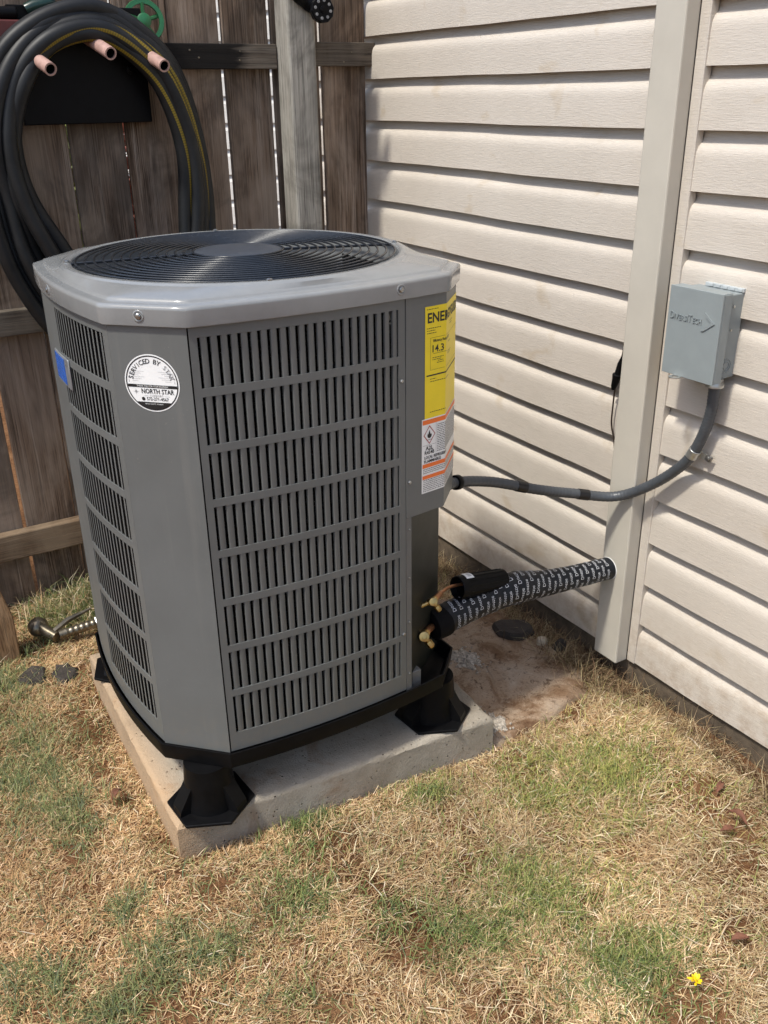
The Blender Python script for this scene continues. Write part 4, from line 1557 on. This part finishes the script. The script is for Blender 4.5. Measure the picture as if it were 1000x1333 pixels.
clamp = thing('conduit_clamp', 'small zinc one-hole strap holding the conduit to the siding', 'clamp', (1.725, 1.385, 0.735))
ic = min(range(301), key=lambda i: (cc[i] - Vector((1.702, 1.385, 0.735))).length)
b = MB()
t = (cc[ic + 1] - cc[ic - 1]).normalized()
MB().tube([cc[ic] - t * 0.012, cc[ic] + t * 0.012], 0.0155, 20).build('strap', 'zinc', clamp, smooth=40, bevel=0.001)
side = Vector((0, -1, -0.15)).normalized()
b.add([cc[ic] + side * 0.010 + t * 0.009 + Vector((0.012, 0, 0)), cc[ic] + side * 0.045 + t * 0.007 + Vector((0.017, 0, 0)), cc[ic] + side * 0.045 - t * 0.009 + Vector((0.017, 0, 0)), cc[ic] + side * 0.010 - t * 0.009 + Vector((0.012, 0, 0))], [(0, 1, 2, 3)])
o = b.build('tab', 'zinc', clamp)
o.modifiers.new('solid', 'SOLIDIFY').thickness = 0.003
MB().lathe([(0.009, 0), (0.009, 0.002), (0.006, 0.003), (0.006, 0.007), (0.003, 0.008)], cc[ic] + side * 0.036 + Vector((0.013, 0, 0)), (-1, 0, 0), 12).build('screw', 'steel', clamp, smooth=35)

# ------------------------------------------------------------------ disconnect box
jb = thing('disconnect_box', 'grey metal electrical disconnect box mounted on the siding wall', 'electrical box', (1.70, 1.39, 0.925))
JX = 1.650
b = MB()
b.box(JX + 0.006, XW + 0.004, 1.326, 1.455, 0.9315, 1.122)
b.build('box_body', 'box_paint', jb, bevel=0.003)
b = MB()   # lid with a folded edge
b.box(JX, JX + 0.005, 1.3155, 1.4645, 0.9255, 1.128)
b.box(JX + 0.0052, JX + 0.030, 1.3155, 1.3185, 0.9275, 1.126)
b.box(JX + 0.0052, JX + 0.030, 1.4615, 1.4645, 0.9275, 1.126)
b.box(JX + 0.0052, JX + 0.034, 1.3190, 1.4610, 1.1245, 1.1275)
lid = b.build('lid', 'box_paint', jb, bevel=0.0012)
b = MB()
b.box(XW - 0.006, XW + 0.003, 1.324, 1.430, 1.1225, 1.1315)
for k in range(5):
    b.box(XW - 0.0085, XW - 0.0062, 1.327 + k * 0.020, 1.339 + k * 0.020, 1.1235, 1.1305)
b.build('mounting_flange', 'zinc_pale', jb, bevel=0.002)
for (xx, zz, rr) in ((1.701, 0.962, 0.016), (1.701, 0.962, 0.010)):
    MB().lathe([(rr, 0), (rr, 0.0012), (rr * 0.9, 0.0014), (rr * 0.88, 0.0002)], (xx, 1.3258, zz), (0, -1, 0), 28, caps=False).build('knockout', 'box_paint', jb, smooth=50)
for (xx, zz) in ((1.7, 1.095), (1.7, 1.043)):
    MB().lathe([(0.003, 0), (0.003, 0.0015), (0.001, 0.002)], (xx, 1.3255, zz), (0, -1, 0), 10).build('rivet', 'zinc', jb)
b = MB()
b.lathe([(0.007, 0), (0.014, 0), (0.014, 0.0025), (0.007, 0.0025)], (JX - 0.009, 1.415, 0.9235), (0, 0, 1), 20, caps=False)
b.build('hasp', 'zinc', jb, smooth=40)
MB().lathe([(0.021, 0), (0.021, 0.008), (0.0185, 0.012), (0.0185, 0.02)], (1.69, 1.340, 0.912), (0, 0, 1), 20).build('conduit_fitting', 'zinc', jb, smooth=35)


def map_jb(u, v, off):
    return (JX - off, 1.39 - u, 1.062 + v)


def emboss(name, vf, h):
    vs, fs = vf
    b = MB()
    b.add([map_jb(u, v, h) for u, v in vs], fs)
    o = b.build(name, 'box_paint', lid)
    sol = o.modifiers.new('solid', 'SOLIDIFY')
    sol.thickness = h
    sol.offset = 0
    return o


D1 = text2d('D', 0.0235)
emboss('embossed_lettering', place(fit(text2d('D', 0.0230), 0.012), -0.0600, 0.0), 0.0014)
emboss('embossed_lettering', place(fit(text2d('IVERSI', 0.0170), 0.038), -0.034, -0.0025), 0.0014)
emboss('embossed_lettering', place(fit(text2d('T', 0.0230), 0.012), -0.0085, 0.0), 0.0014)
emboss('embossed_lettering', place(fit(text2d('ECH', 0.0170), 0.024), 0.0125, -0.0025), 0.0014)
emboss('embossed_arrow', ([(0.032, 0.021), (0.061, 0.0), (0.032, -0.021), (0.025, -0.021), (0.050, 0.0), (0.037, 0.0105)], [(0, 5, 4, 1), (1, 4, 3, 2)]), 0.0016)

# ------------------------------------------------------------------ black cable on the wall beside the channel
cab = thing('wall_cable', 'thin dark cable with a black connector hanging beside the beige channel', 'cable', (1.72, 1.68, 0.7))
MB().tube(spline([(1.716, 1.650, 0.95), (1.714, 1.655, 0.91), (1.713, 1.667, 0.84), (1.716, 1.673, 0.77), (1.716, 1.672, 0.72), (1.720, 1.662, 0.68), (1.721, 1.655, 0.64)], 60), 0.0022, 8).build('cable', 'cable', cab, smooth=60)
MB().lathe([(0.005, -0.03), (0.008, -0.02), (0.0105, 0.0), (0.0125, 0.010), (0.0125, 0.014), (0.008, 0.016), (0.008, 0.045), (0.004, 0.065)], (1.713, 1.668, 0.845), (0.0, -0.25, 1), 14).build('connector', 'black_plastic', cab, smooth=40)

# ------------------------------------------------------------------ hose, hanger and bits hung on the fence
hang = thing('hose_hanger', 'black hanger panel with three pink pipe pegs on the fence', 'hose hanger', (0.78, 2.905, 1.45))
MB().box(0.588, 0.955, 2.893, 2.909, 1.462, 1.760).build('panel', 'black_plastic', hang, bevel=0.003)
for (x, z, base) in ((0.628, 1.610, 0.0), (0.792, 1.648, 0.0), (0.938, 1.618, 0.0)):
    p0, p1 = Vector((x - 0.014, 2.895, z + 0.045)), Vector((x + 0.016, 2.735, z - 0.010))
    d = (p1 - p0).normalized()
    b = MB()
    b.lathe([(0.0170, 0), (0.0170, (p1 - p0).length), (0.0128, (p1 - p0).length), (0.0128, (p1 - p0).length - 0.06)], p0, d, 22, caps=False)
    pg = b.build('peg', 'peg', hang, smooth=40)
    MB().lathe([(0.0126, -0.004), (0.0126, -0.05), (0.001, -0.05)], p1, d, 20, caps=False).build('bore_shade', 'black_rubber', pg, smooth=40)  # black liner stands in for the shade inside the hollow peg
MB().lathe([(0.012, 0), (0.012, 0.006), (0.006, 0.008), (0.006, 0.014)], (0.905, 2.893, 1.602), (0, -1, 0), 12).build('bolt', 'black_plastic', hang, smooth=35)

# one continuous hose wound in loops
INNER = [(0.86, 0.95), (0.97, 1.05), (1.003, 1.22), (1.004, 1.40), (0.955, 1.56), (0.86, 1.66), (0.77, 1.684), (0.66, 1.645), (0.585, 1.55), (0.556, 1.42), (0.575, 1.29), (0.625, 1.16), (0.72, 1.02)]
OUTER = [(0.80, 0.70), (0.97, 0.80), (1.06, 1.00), (1.088, 1.30), (1.035, 1.58), (0.925, 1.715), (0.80, 1.762), (0.66, 1.735), (0.53, 1.64), (0.455, 1.47), (0.440, 1.27), (0.475, 1.05), (0.60, 0.83)]
MIX = [0.0, 0.15, 0.34, 0.50, 0.64, 0.80, 0.95, 0.85]
DEP = [2.805, 2.830, 2.795, 2.845, 2.815, 2.855, 2.83, 2.87]
ctrl = []
r = random.Random(21)
nc_ = len(INNER)
for k in range(len(MIX)):
    for i in range(nc_):
        f = i / nc_
        m0, m1 = MIX[k], MIX[min(k + 1, len(MIX) - 1)]
        d0, d1 = DEP[k], DEP[min(k + 1, len(DEP) - 1)]
        q = m0 * (1 - f) + m1 * f
        top = 1.0 if 4 <= i <= 8 else 0.0
        q += r.uniform(-0.06, 0.06) * (1 - 0.5 * top)
        x_ = INNER[i][0] * (1 - q) + OUTER[i][0] * q
        z_ = INNER[i][1] * (1 - q) + OUTER[i][1] * q
        ctrl.append((x_, d0 * (1 - f) + d1 * f + r.uniform(-0.012, 0.012), z_))
path = spline(ctrl, len(ctrl) * 7)
hose = MB()
hose.tube(path, 0.0222, 14, uv=True)
o = hose.build('coiled_hose', 'hose', None, smooth=80, org=(0.78, 2.85, 1.0))
tag(o, 'coil of thick black hose with yellow stripe hanging on the fence', 'hose')

# green wheel
gw = thing('garden_handwheel', 'small green spoked plastic wheel on the fence behind the hose', 'wheel', (0.955, 2.90, 1.73))
b = MB()
wc = Vector((0.962, 2.895, 1.728))
b.lathe([(0.044, -0.007), (0.056, -0.007), (0.058, 0.0), (0.056, 0.007), (0.044, 0.007), (0.044, -0.007)], wc, (-0.15, -1, 0.1), 40, caps=False)
b.build('rim', 'green_plastic', gw, smooth=40)
MB().lathe([(0.020, -0.006), (0.020, 0.008), (0.015, 0.011)], wc, (-0.15, -1, 0.1), 24).build('hub', 'green_plastic', gw, smooth=40)
for k in range(5):
    a = math.radians(18 + 72 * k)
    d = Vector((math.cos(a), 0, math.sin(a)))
    MB().tube([wc + d * 0.016, wc + d * 0.047], 0.0055, 6).build('spoke', 'green_plastic', gw)

nz = thing('spray_nozzle', 'black hose nozzle with dotted dial hanging on the grey fence post', 'hose nozzle', (1.48, 2.80, 1.72))
nc = Vector((1.4785, 2.775, 1.762))
nd = Vector((-0.12, -1, 0.05)).normalized()
MB().lathe([(0.022, -0.03), (0.036, -0.02), (0.0375, 0.0), (0.035, 0.004), (0.010, 0.0035)], nc, nd, 10).build('dial', 'black_plastic', nz, smooth=25)
MB().lathe([(0.010, 0.0), (0.010, 0.009), (0.007, 0.010)], nc, nd, 12).build('dial_knob', 'black_plastic', nz, smooth=35)
e1 = nd.cross(Vector((0, 0, 1))).normalized()
e2 = e1.cross(nd)
for k in range(8):
    a = 2 * math.pi * k / 8 + 0.2
    MB().lathe([(0.0045, 0.0), (0.0045, 0.0045), (0.0028, 0.005), (0.0028, 0.0042)], nc + (e1 * math.cos(a) + e2 * math.sin(a)) * 0.0245, nd, 10).build('spray_hole', 'print_grey', nz)
MB().tube(spline([nc - nd * 0.02, nc + Vector((-0.03, 0.04, 0.02)), nc + Vector((-0.075, 0.03, 0.045)), nc + Vector((-0.10, 0.02, 0.11))], 12), [0.022] * 5 + [0.019] * 4 + [0.017] * 4, 12).build('grip', 'black_plastic', nz, smooth=60)

gn = thing('green_nozzle', 'dark green nozzle peeping over the top of the hose coil', 'hose nozzle', (0.675, 2.89, 1.75))
MB().tube([(0.640, 2.893, 1.748), (0.660, 2.888, 1.756), (0.695, 2.885, 1.764), (0.715, 2.885, 1.768)], [0.016, 0.0175, 0.015, 0.012], 10).build('body', 'dark_green', gn, smooth=40)
MB().tube([(0.69, 2.886, 1.763), (0.70, 2.888, 1.80), (0.698, 2.889, 1.83)], 0.012, 8).build('neck', 'dark_green', gn, smooth=60)
for k in range(3):
    MB().lathe([(0.005, 0), (0.006, 0.008), (0.003, 0.012)], (0.708 + k * 0.013, 2.876, 1.774 + k * 0.004), (0, -0.5, 1), 8).build('tip', 'white', gn, smooth=40)

rb = thing('red_block', 'dull red block with a black lid at the top left, behind the hose', 'block', (0.58, 2.9, 1.68))
MB().box(0.53, 0.620, 2.86, 2.909, 1.675, 1.722).build('block', 'dull_red', rb, bevel=0.004)
MB().tube([(0.53, 2.885, 1.737), (0.612, 2.885, 1.739)], [0.0165, 0.0165], 14).build('lid', 'black_plastic', rb, smooth=40, bevel=0.005)

# ------------------------------------------------------------------ brass sprinkler parts on the ground by the fence
sp = thing('brass_sprinkler', 'tarnished metal sprinkler with ridged tube lying in the grass by the fence', 'sprinkler', (0.37, 2.64, 0.02))
MB().lathe([(0.010, -0.03), (0.026, -0.024), (0.031, -0.006), (0.030, 0.008), (0.022, 0.018), (0.014, 0.024)], (0.338, 2.668, 0.030), (0.25, -0.9, 0.35), 20).build('head', 'old_metal', sp, smooth=40)
MB().tube([(0.345, 2.655, 0.030), (0.375, 2.600, 0.018)], [0.017, 0.0155], 14).build('neck', 'old_metal', sp, smooth=40)
b = MB()
pr = []
pp = []
for i in range(41):
    f = i / 40
    pp.append(Vector((0.385, 2.605, 0.018)).lerp(Vector((0.545, 2.600, 0.030)), f))
    pr.append(0.0145 + (0.0012 * math.sin(f * 60) if 0.15 < f < 0.8 else 0.001))
b.tube(pp, pr, 14)
b.build('ridged_tube', 'old_metal', sp, smooth=60)
for f in (0.7, 0.82):
    MB().lathe([(0.0185, 0), (0.02, 0.003), (0.02, 0.009), (0.0185, 0.012)], Vector((0.385, 2.605, 0.018)).lerp(Vector((0.545, 2.600, 0.030)), f), (1, 0, 0.07), 6).build('nut', 'zinc', sp, smooth=30)
b = MB()
b.tube([(0.372, 2.612, 0.032), (0.42, 2.632, 0.046), (0.50, 2.655, 0.052)], [0.009, 0.010, 0.004], 6)
o = b.build('lever', 'old_metal', sp, smooth=40)

# ------------------------------------------------------------------ leaves and a yellow flower


def leaf(label, c, L, w, yaw, curl, seed):
    r = random.Random(seed)
    b = MB()
    vs, fs = [], []
    n = 7
    for i in range(n + 1):
        f = i / n
        ww = w * math.sin(math.pi * min(max(f, 0.03), 0.97)) ** 0.8 * r.uniform(0.85, 1.1)
        zc_ = curl * math.sin(f * 3.0) + 0.006
        for s_ in (-1, -0.5, 0, 0.5, 1):
            vs.append((c[0] + math.cos(yaw) * (f - 0.5) * L - math.sin(yaw) * s_ * ww, c[1] + math.sin(yaw) * (f - 0.5) * L + math.cos(yaw) * s_ * ww, c[2] + zc_ + abs(s_) ** 2 * w * 0.55 + r.uniform(-0.001, 0.001)))
    for i in range(n):
        for k in range(4):
            a = i * 5 + k
            fs.append((a, a + 1, a + 6, a + 5))
    b.add(vs, fs)
    o = b.build('fallen_leaf', 'leaf_red', None, smooth=70, org=c)
    o.modifiers.new('solid', 'SOLIDIFY').thickness = 0.0006
    o.rotation_euler = (r.uniform(-.25, .25), r.uniform(-.25, .25), 0)
    o.location.z -= 0.004
    tag(o, label, 'leaf', 'dry reddish leaves in the grass')


leaf('dry red-brown leaf by the wall, farthest from the camera', (1.555, 1.06, 0.01), 0.045, 0.008, 0.4, 0.012, 1)
leaf('curled dark red-brown leaf standing in the bare soil near the wall', (1.505, 0.965, 0.012), 0.05, 0.010, 1.7, 0.02, 2)
leaf('red-brown leaf lying just in front of the curled dark one', (1.46, 0.955, 0.008), 0.04, 0.008, -0.3, 0.010, 3)
leaf('flat reddish leaf nearest the yellow flower', (1.245, 0.742, 0.012), 0.036, 0.010, -0.5, 0.006, 4)
leaf('pale dry curled leaf in the straw left of the pad', (0.325, 1.80, 0.012), 0.05, 0.010, 0.9, 0.012, 5)

fw_t = thing('yellow_flower', 'single small yellow flower in the grass at the lower right', 'flower', (1.094, 0.722, 0.0))
MB().tube([(1.094, 0.722, -0.01), (1.095, 0.72, 0.012), (1.094, 0.722, 0.026)], 0.0012, 6).build('stem', 'leaf_green', fw_t)
r = random.Random(8)
for q in range(26):
    a, el_ = r.uniform(0, 6.28), r.uniform(0.1, 1.3)
    d = Vector((math.cos(a) * math.cos(el_), math.sin(a) * math.cos(el_), math.sin(el_) * 0.7))
    e = d.cross(Vector((0, 0, 1))).normalized()
    p = Vector((1.094 + r.uniform(-.003, .003), 0.722 + r.uniform(-.003, .003), 0.026))
    MB().add([p, p + d * 0.008 + e * 0.0026, p + d * 0.0135 + e * 0.0012, p + d * 0.0135 - e * 0.0012, p + d * 0.008 - e * 0.0026], [(0, 1, 2, 3, 4)]).build('petal', 'petal', fw_t)


# ------------------------------------------------------------------ grass (uncountable blades)
def blades(name, label, pos, L, W, az, el, bend, cols, cat='grass'):
    n = len(pos)
    d = np.stack([np.cos(az), np.sin(az)], -1)
    side = np.stack([-np.sin(az), np.cos(az), np.zeros(n)], -1)
    tilt = rng.normal(0, 0.5, n)
    side[:, 2] = tilt * 0.6
    side /= np.linalg.norm(side, axis=1)[:, None]
    ce, se = np.cos(el), np.sin(el)
    p0 = pos
    mid = pos + np.concatenate([d * (L * 0.55 * ce)[:, None], (L * 0.55 * se)[:, None]], 1)
    e2_ = el - bend
    wob = rng.normal(0, 0.35, n)
    d2 = np.stack([np.cos(az + wob), np.sin(az + wob)], -1)
    tip = mid + np.concatenate([d2 * (L * 0.45 * np.cos(e2_))[:, None], (L * 0.45 * np.sin(e2_))[:, None]], 1)
    gz = height(tip[:, 0], tip[:, 1])
    tip[:, 2] = np.maximum(tip[:, 2], gz + 0.001 + rng.uniform(0, 0.006, n))
    w = W[:, None]
    V = np.stack([p0 - side * w * 0.5, p0 + side * w * 0.5, mid + side * w * 0.42, mid - side * w * 0.42, tip], 1).reshape(-1, 3)
    base = (np.arange(n) * 5)[:, None]
    loops = np.concatenate([base + np.array([[0, 1, 2, 3]]), base + np.array([[3, 2, 4]])], 1).reshape(-1)
    starts = (np.arange(n) * 7)[:, None] + np.array([[0, 4]])
    me = bpy.data.meshes.new(name)
    me.vertices.add(n * 5)
    me.vertices.foreach_set('co', V.astype(np.float32).reshape(-1))
    me.loops.add(n * 7)
    me.loops.foreach_set('vertex_index', loops.astype(np.int32))
    me.polygons.add(n * 2)
    me.polygons.foreach_set('loop_start', starts.reshape(-1).astype(np.int32))
    me.update(calc_edges=True)
    at = me.attributes.new('Col', 'FLOAT_COLOR', 'POINT')
    cc_ = np.concatenate([cols, np.ones((n, 1))], 1)
    at.data.foreach_set('color', np.repeat(cc_, 5, 0).astype(np.float32).reshape(-1))
    me.materials.append(M['blades'])
    o = bpy.data.objects.new(name, me)
    COL.objects.link(o)
    tag(o, label, cat, None, 'stuff')
    return o


# patches: x, y, radius x, radius y, weight  (places where the lawn is still green / bare)
GREEN = [(1.249, 1.356, .10, .06, .55), (1.374, 1.244, .12, .09, .8), (1.22, 1.30, .08, .06, .6), (0.998, 1.058, .09, .09, .9), (0.87, 1.04, .06, .07, .8), (0.805, 1.064, .06, .06, .7),
         (1.04, 0.833, .10, .07, .95), (0.95, 0.85, .06, .05, .6), (0.568, 1.28, .05, .04, .75), (0.53, 1.32, .04, .03, .5), (0.246, 1.47, .035, .03, .9), (0.267, 1.315, .055, .045, 1.0), (0.34, 1.27, .07, .03, .8),
         (0.20, 1.27, .05, .04, .7), (0.10, 1.36, .05, .04, .6), (0.194, 2.129, .06, .12, .65), (0.2, 1.985, .05, .08, .8), (0.215, 1.818, .05, .07, .75), (0.12, 2.0, .08, .15, .6), (0.26, 1.75, .04, .03, .6), (0.022, 1.389, .06, .05, .6), (0.142, 1.25, .06, .04, .7),
         (0.977, 1.43, .05, .03, .8), (0.679, 1.497, .05, .025, .7), (0.62, 1.40, .04, .03, .5), (0.50, 2.78, .10, .08, .9), (0.42, 2.72, .08, .05, .6), (0.15, 2.45, .10, .12, .6), (1.15, 0.95, .05, .04, .4), (1.32, 1.12, .05, .04, .5), (1.42, 1.33, .06, .05, .6), (0.70, 1.15, .04, .03, .5), (0.45, 1.12, .04, .03, .4)]
BARE = [(0.322, 1.942, .035, .10, .9), (0.345, 1.80, .03, .10, .75), (0.33, 2.15, .05, .12, .85), (0.421, 1.42, .06, .035, .9), (0.50, 1.053, .05, .03, .9), (1.50, 0.96, .05, .06, .9), (1.53, 1.08, .05, .06, .8), (1.45, 0.85, .05, .05, .6),
        (0.36, 1.62, .03, .08, .6), (0.68, 1.51, .06, .02, .8), (0.85, 1.30, .04, .03, .35), (1.13, 1.17, .05, .04, .5), (0.30, 2.60, .08, .08, .75), (0.33, 2.42, .05, .06, .5), (0.15, 1.62, .05, .03, .4)]


def field(lst, x, y):
    r_ = np.zeros_like(x)
    for (cx_, cy_, rx, ry, w) in lst:
        r_ = np.maximum(r_, w * np.exp(-(((x - cx_) / rx) ** 2 + ((y - cy_) / ry) ** 2) * 0.8))
    return r_


def clump(x, y, f, seed):
    g = np.random.default_rng(seed)
    h = np.zeros_like(x)
    for i in range(9):
        a = g.uniform(0, 6.28)
        ff = f * 1.5 ** (i % 4) * g.uniform(0.8, 1.2)
        h += np.sin(ff * (x * np.cos(a) + y * np.sin(a)) + g.uniform(0, 6.28)) / 3.2
    return h


def keep(x, y):
    k = ~((x > 0.389 + 0.026 * (y - 1.55)) & (x < 1.212 + 0.065 * (y - 1.487)) & (y > 1.547 - 0.077 * (x - 0.392)) & (y < 2.338))
    k &= ~((x > 1.2) & (x < 1.60 + 0.05 * (rng.random(len(x)) - 0.6)) & (y > 1.497 + 0.06 * (x - 1.2)) & (y < 2.15))
    k &= (x < XW + 0.005) & (y < YF - 0.01)
    return k


def scatter(n, x0, x1, y0, y1):
    return rng.uniform(x0, x1, n), rng.uniform(y0, y1, n)


def visible(x, y, margin=0.12):
    """keep blades denser in the part of the lawn the photograph shows"""
    d = np.stack([x, y, np.full_like(x, -1.535)], -1)
    zc_ = d @ np.array(fw)
    u = (d @ np.array(r2)) / zc_ * 1193.83 / 500
    v = (d @ np.array(u2)) / zc_ * 1193.83 / 666.5
    return (np.abs(u) < 1 + margin) & (np.abs(v) < 1 + margin) & (zc_ > 0)


STRAW = np.array([(0.46, 0.345, 0.195), (0.56, 0.445, 0.275), (0.36, 0.25, 0.13), (0.66, 0.56, 0.385), (0.25, 0.15, 0.08), (0.42, 0.29, 0.155), (0.16, 0.092, 0.05)])
GRN = np.array([(0.115, 0.155, 0.052), (0.15, 0.19, 0.062), (0.095, 0.135, 0.062), (0.20, 0.225, 0.08), (0.27, 0.275, 0.115)])


def pick(pal, n, p=None):
    c = pal[rng.choice(len(pal), n, p=p)]
    return c * rng.uniform(0.8, 1.2, (n, 1)) * rng.uniform(0.95, 1.05, (n, 3))


# dry straw mat
x, y = scatter(640000, -0.5, 1.75, 0.35, 2.95)
k = keep(x, y)
vis = visible(x, y)
k &= vis | (rng.random(len(x)) < 0.16)
dens = 0.62 + 0.30 * clump(x, y, 22, 1)
dens *= (1 - 0.95 * np.clip(1.25 * field(BARE, x, y), 0, 1)) * (1 - 0.5 * field(GREEN, x, y))
dens *= 1 - 0.75 * np.clip(2.2 * (clump(x, y, 7, 31) - 0.42), 0, 1)      # thin spots
k &= rng.random(len(x)) < dens
x, y = x[k], y[k]
n = len(x)
tall = np.clip(0.5 + 0.5 * clump(x, y, 9, 2), 0, 1) * (x > 0.6) + 0.25
L = rng.uniform(0.010, 0.038, n) * (0.75 + 0.6 * tall)
el = np.abs(rng.normal(0.16, 0.24, n)) + 0.10 * tall
flow = 2.2 * clump(x, y, 5, 3)
az = flow + rng.normal(0, 1.3, n)
cols = pick(STRAW, n, [.24, .2, .18, .1, .1, .13, .05])
pale = clump(x, y, 6, 5)[:, None]
cols = cols * (1.30 + 0.22 * pale)
warm = np.clip(1.1 - x / 0.9, 0, 1)[:, None]           # the straw left of the pad is redder
cols = cols * (1 - warm * np.array([[0.0, 0.10, 0.18]]))
pos = np.stack([x, y, height(x, y) + rng.uniform(-0.003, 0.010, n)], -1)
W = rng.uniform(0.0008, 0.0020, n)
BEND = rng.uniform(0.1, 0.7, n)
# long pale stalks lying on top of the mat
xs, ys = scatter(4500, -0.4, 1.70, 0.35, 2.6)
ks = keep(xs, ys) & (rng.random(len(xs)) < (0.25 + 0.55 * np.clip(0.4 + clump(xs, ys, 8, 11), 0, 1)) * (1 - 0.8 * field(BARE, xs, ys)) * (0.45 + 0.55 * np.clip((xs - 0.3) / 0.6, 0, 1)))
xs, ys = xs[ks], ys[ks]
ns = len(xs)
cs = pick(np.array([(0.66, 0.56, 0.385), (0.74, 0.65, 0.47), (0.58, 0.46, 0.29)]), ns)
pos = np.concatenate([pos, np.stack([xs, ys, height(xs, ys) + rng.uniform(0.004, 0.018, ns)], -1)])
L = np.concatenate([L, rng.uniform(0.03, 0.065, ns)])
W = np.concatenate([W, rng.uniform(0.0012, 0.0024, ns)])
az = np.concatenate([az, rng.uniform(0, 6.28, ns)])
el = np.concatenate([el, np.clip(rng.normal(0.12, 0.2, ns), -0.15, 0.9)])
BEND = np.concatenate([BEND, rng.uniform(-0.1, 0.5, ns)])
cols = np.concatenate([cols, cs])
blades('dry_grass', 'dry straw-coloured lawn grass around the pad', pos, L, W, az, el, BEND, cols)

# green patches
x, y = scatter(900000, -0.5, 1.72, 0.35, 2.95)
k = keep(x, y) & (visible(x, y) | (rng.random(len(x)) < 0.2))
g = field(GREEN, x, y) * (0.85 + 0.45 * clump(x, y, 30, 7)) + 0.03 + 0.05 * np.clip(clump(x, y, 12, 8), 0, 1)
k &= rng.random(len(x)) < g * 0.62
x, y = x[k], y[k]
n = len(x)
L = rng.uniform(0.020, 0.055, n)
el = np.clip(rng.normal(0.8, 0.35, n), 0.1, 1.4)
cols = pick(GRN, n, [.25, .25, .2, .18, .12])
right = np.clip((x - 0.75) / 0.5, 0, 1)[:, None] * np.clip((y - 0.55) / 0.5, 0, 1)[:, None]
cols = cols * (1 - right) + (cols * np.array([[1.75, 1.5, 1.35]])) * right
left = np.clip((0.6 - x) / 0.3, 0, 1)[:, None]
cols = cols * (1 + left * np.array([[0.25, 0.10, 0.35]]))
cols = cols * 1.22
pos = np.stack([x, y, height(x, y) - 0.001], -1)
blades('green_grass', 'patches of green grass still growing in the dry lawn', pos, L, rng.uniform(0.0012, 0.0025, n), rng.uniform(0, 6.28, n), el, rng.uniform(0.2, 0.9, n), cols)

# long dead weeds along the foot of the wall and beside the pad
x, y = scatter(90000, 1.52, 1.735, 0.7, 2.85)
g = np.exp(-((x - 1.675) / 0.05) ** 2) * (0.18 + 0.9 * np.exp(-((y - 1.80) / 0.20) ** 2) + 0.35 * np.exp(-((y - 2.4) / 0.25) ** 2))
g += 0.5 * np.exp(-((x - 1.64) / 0.05) ** 2 - ((y - 1.66) / 0.09) ** 2)
g += 0.03 * (x < 1.62) * (y > 1.55) * (y < 2.1)
k = rng.random(len(x)) < g * 0.42
x, y = x[k], y[k]
n = len(x)
cols = pick(np.array([(0.30, 0.22, 0.12), (0.20, 0.125, 0.07), (0.42, 0.33, 0.19), (0.11, 0.07, 0.04)]), n)
pos = np.stack([x, y, height(x, y) + rng.uniform(0, 0.03, n)], -1)
blades('dead_weeds', 'tangle of dead brown weeds along the foot of the siding wall', pos, rng.uniform(0.04, 0.12, n), rng.uniform(0.0010, 0.0022, n), rng.uniform(0, 6.28, n), np.clip(rng.normal(0.35, 0.35, n), -0.1, 1.3), rng.uniform(0.0, 0.9, n), cols, 'weeds')

# taller green grass at the fence foot
x, y = scatter(9000, 0.30, 0.72, 2.62, 2.93)
k = rng.random(len(x)) < field([(0.50, 2.80, .12, .09, 1.0), (0.62, 2.75, .12, .1, .6)], x, y) * 0.42
x, y = x[k], y[k]
n = len(x)
cols = pick(np.concatenate([GRN, STRAW[:4]]), n)
pos = np.stack([x, y, height(x, y)], -1)
blades('tall_grass', 'taller green and straw grass growing at the foot of the fence', pos, rng.uniform(0.05, 0.13, n), rng.uniform(0.0015, 0.0032, n), rng.uniform(0, 6.28, n), np.clip(rng.normal(0.8, 0.35, n), 0.1, 1.4), rng.uniform(0.3, 1.3, n), cols)
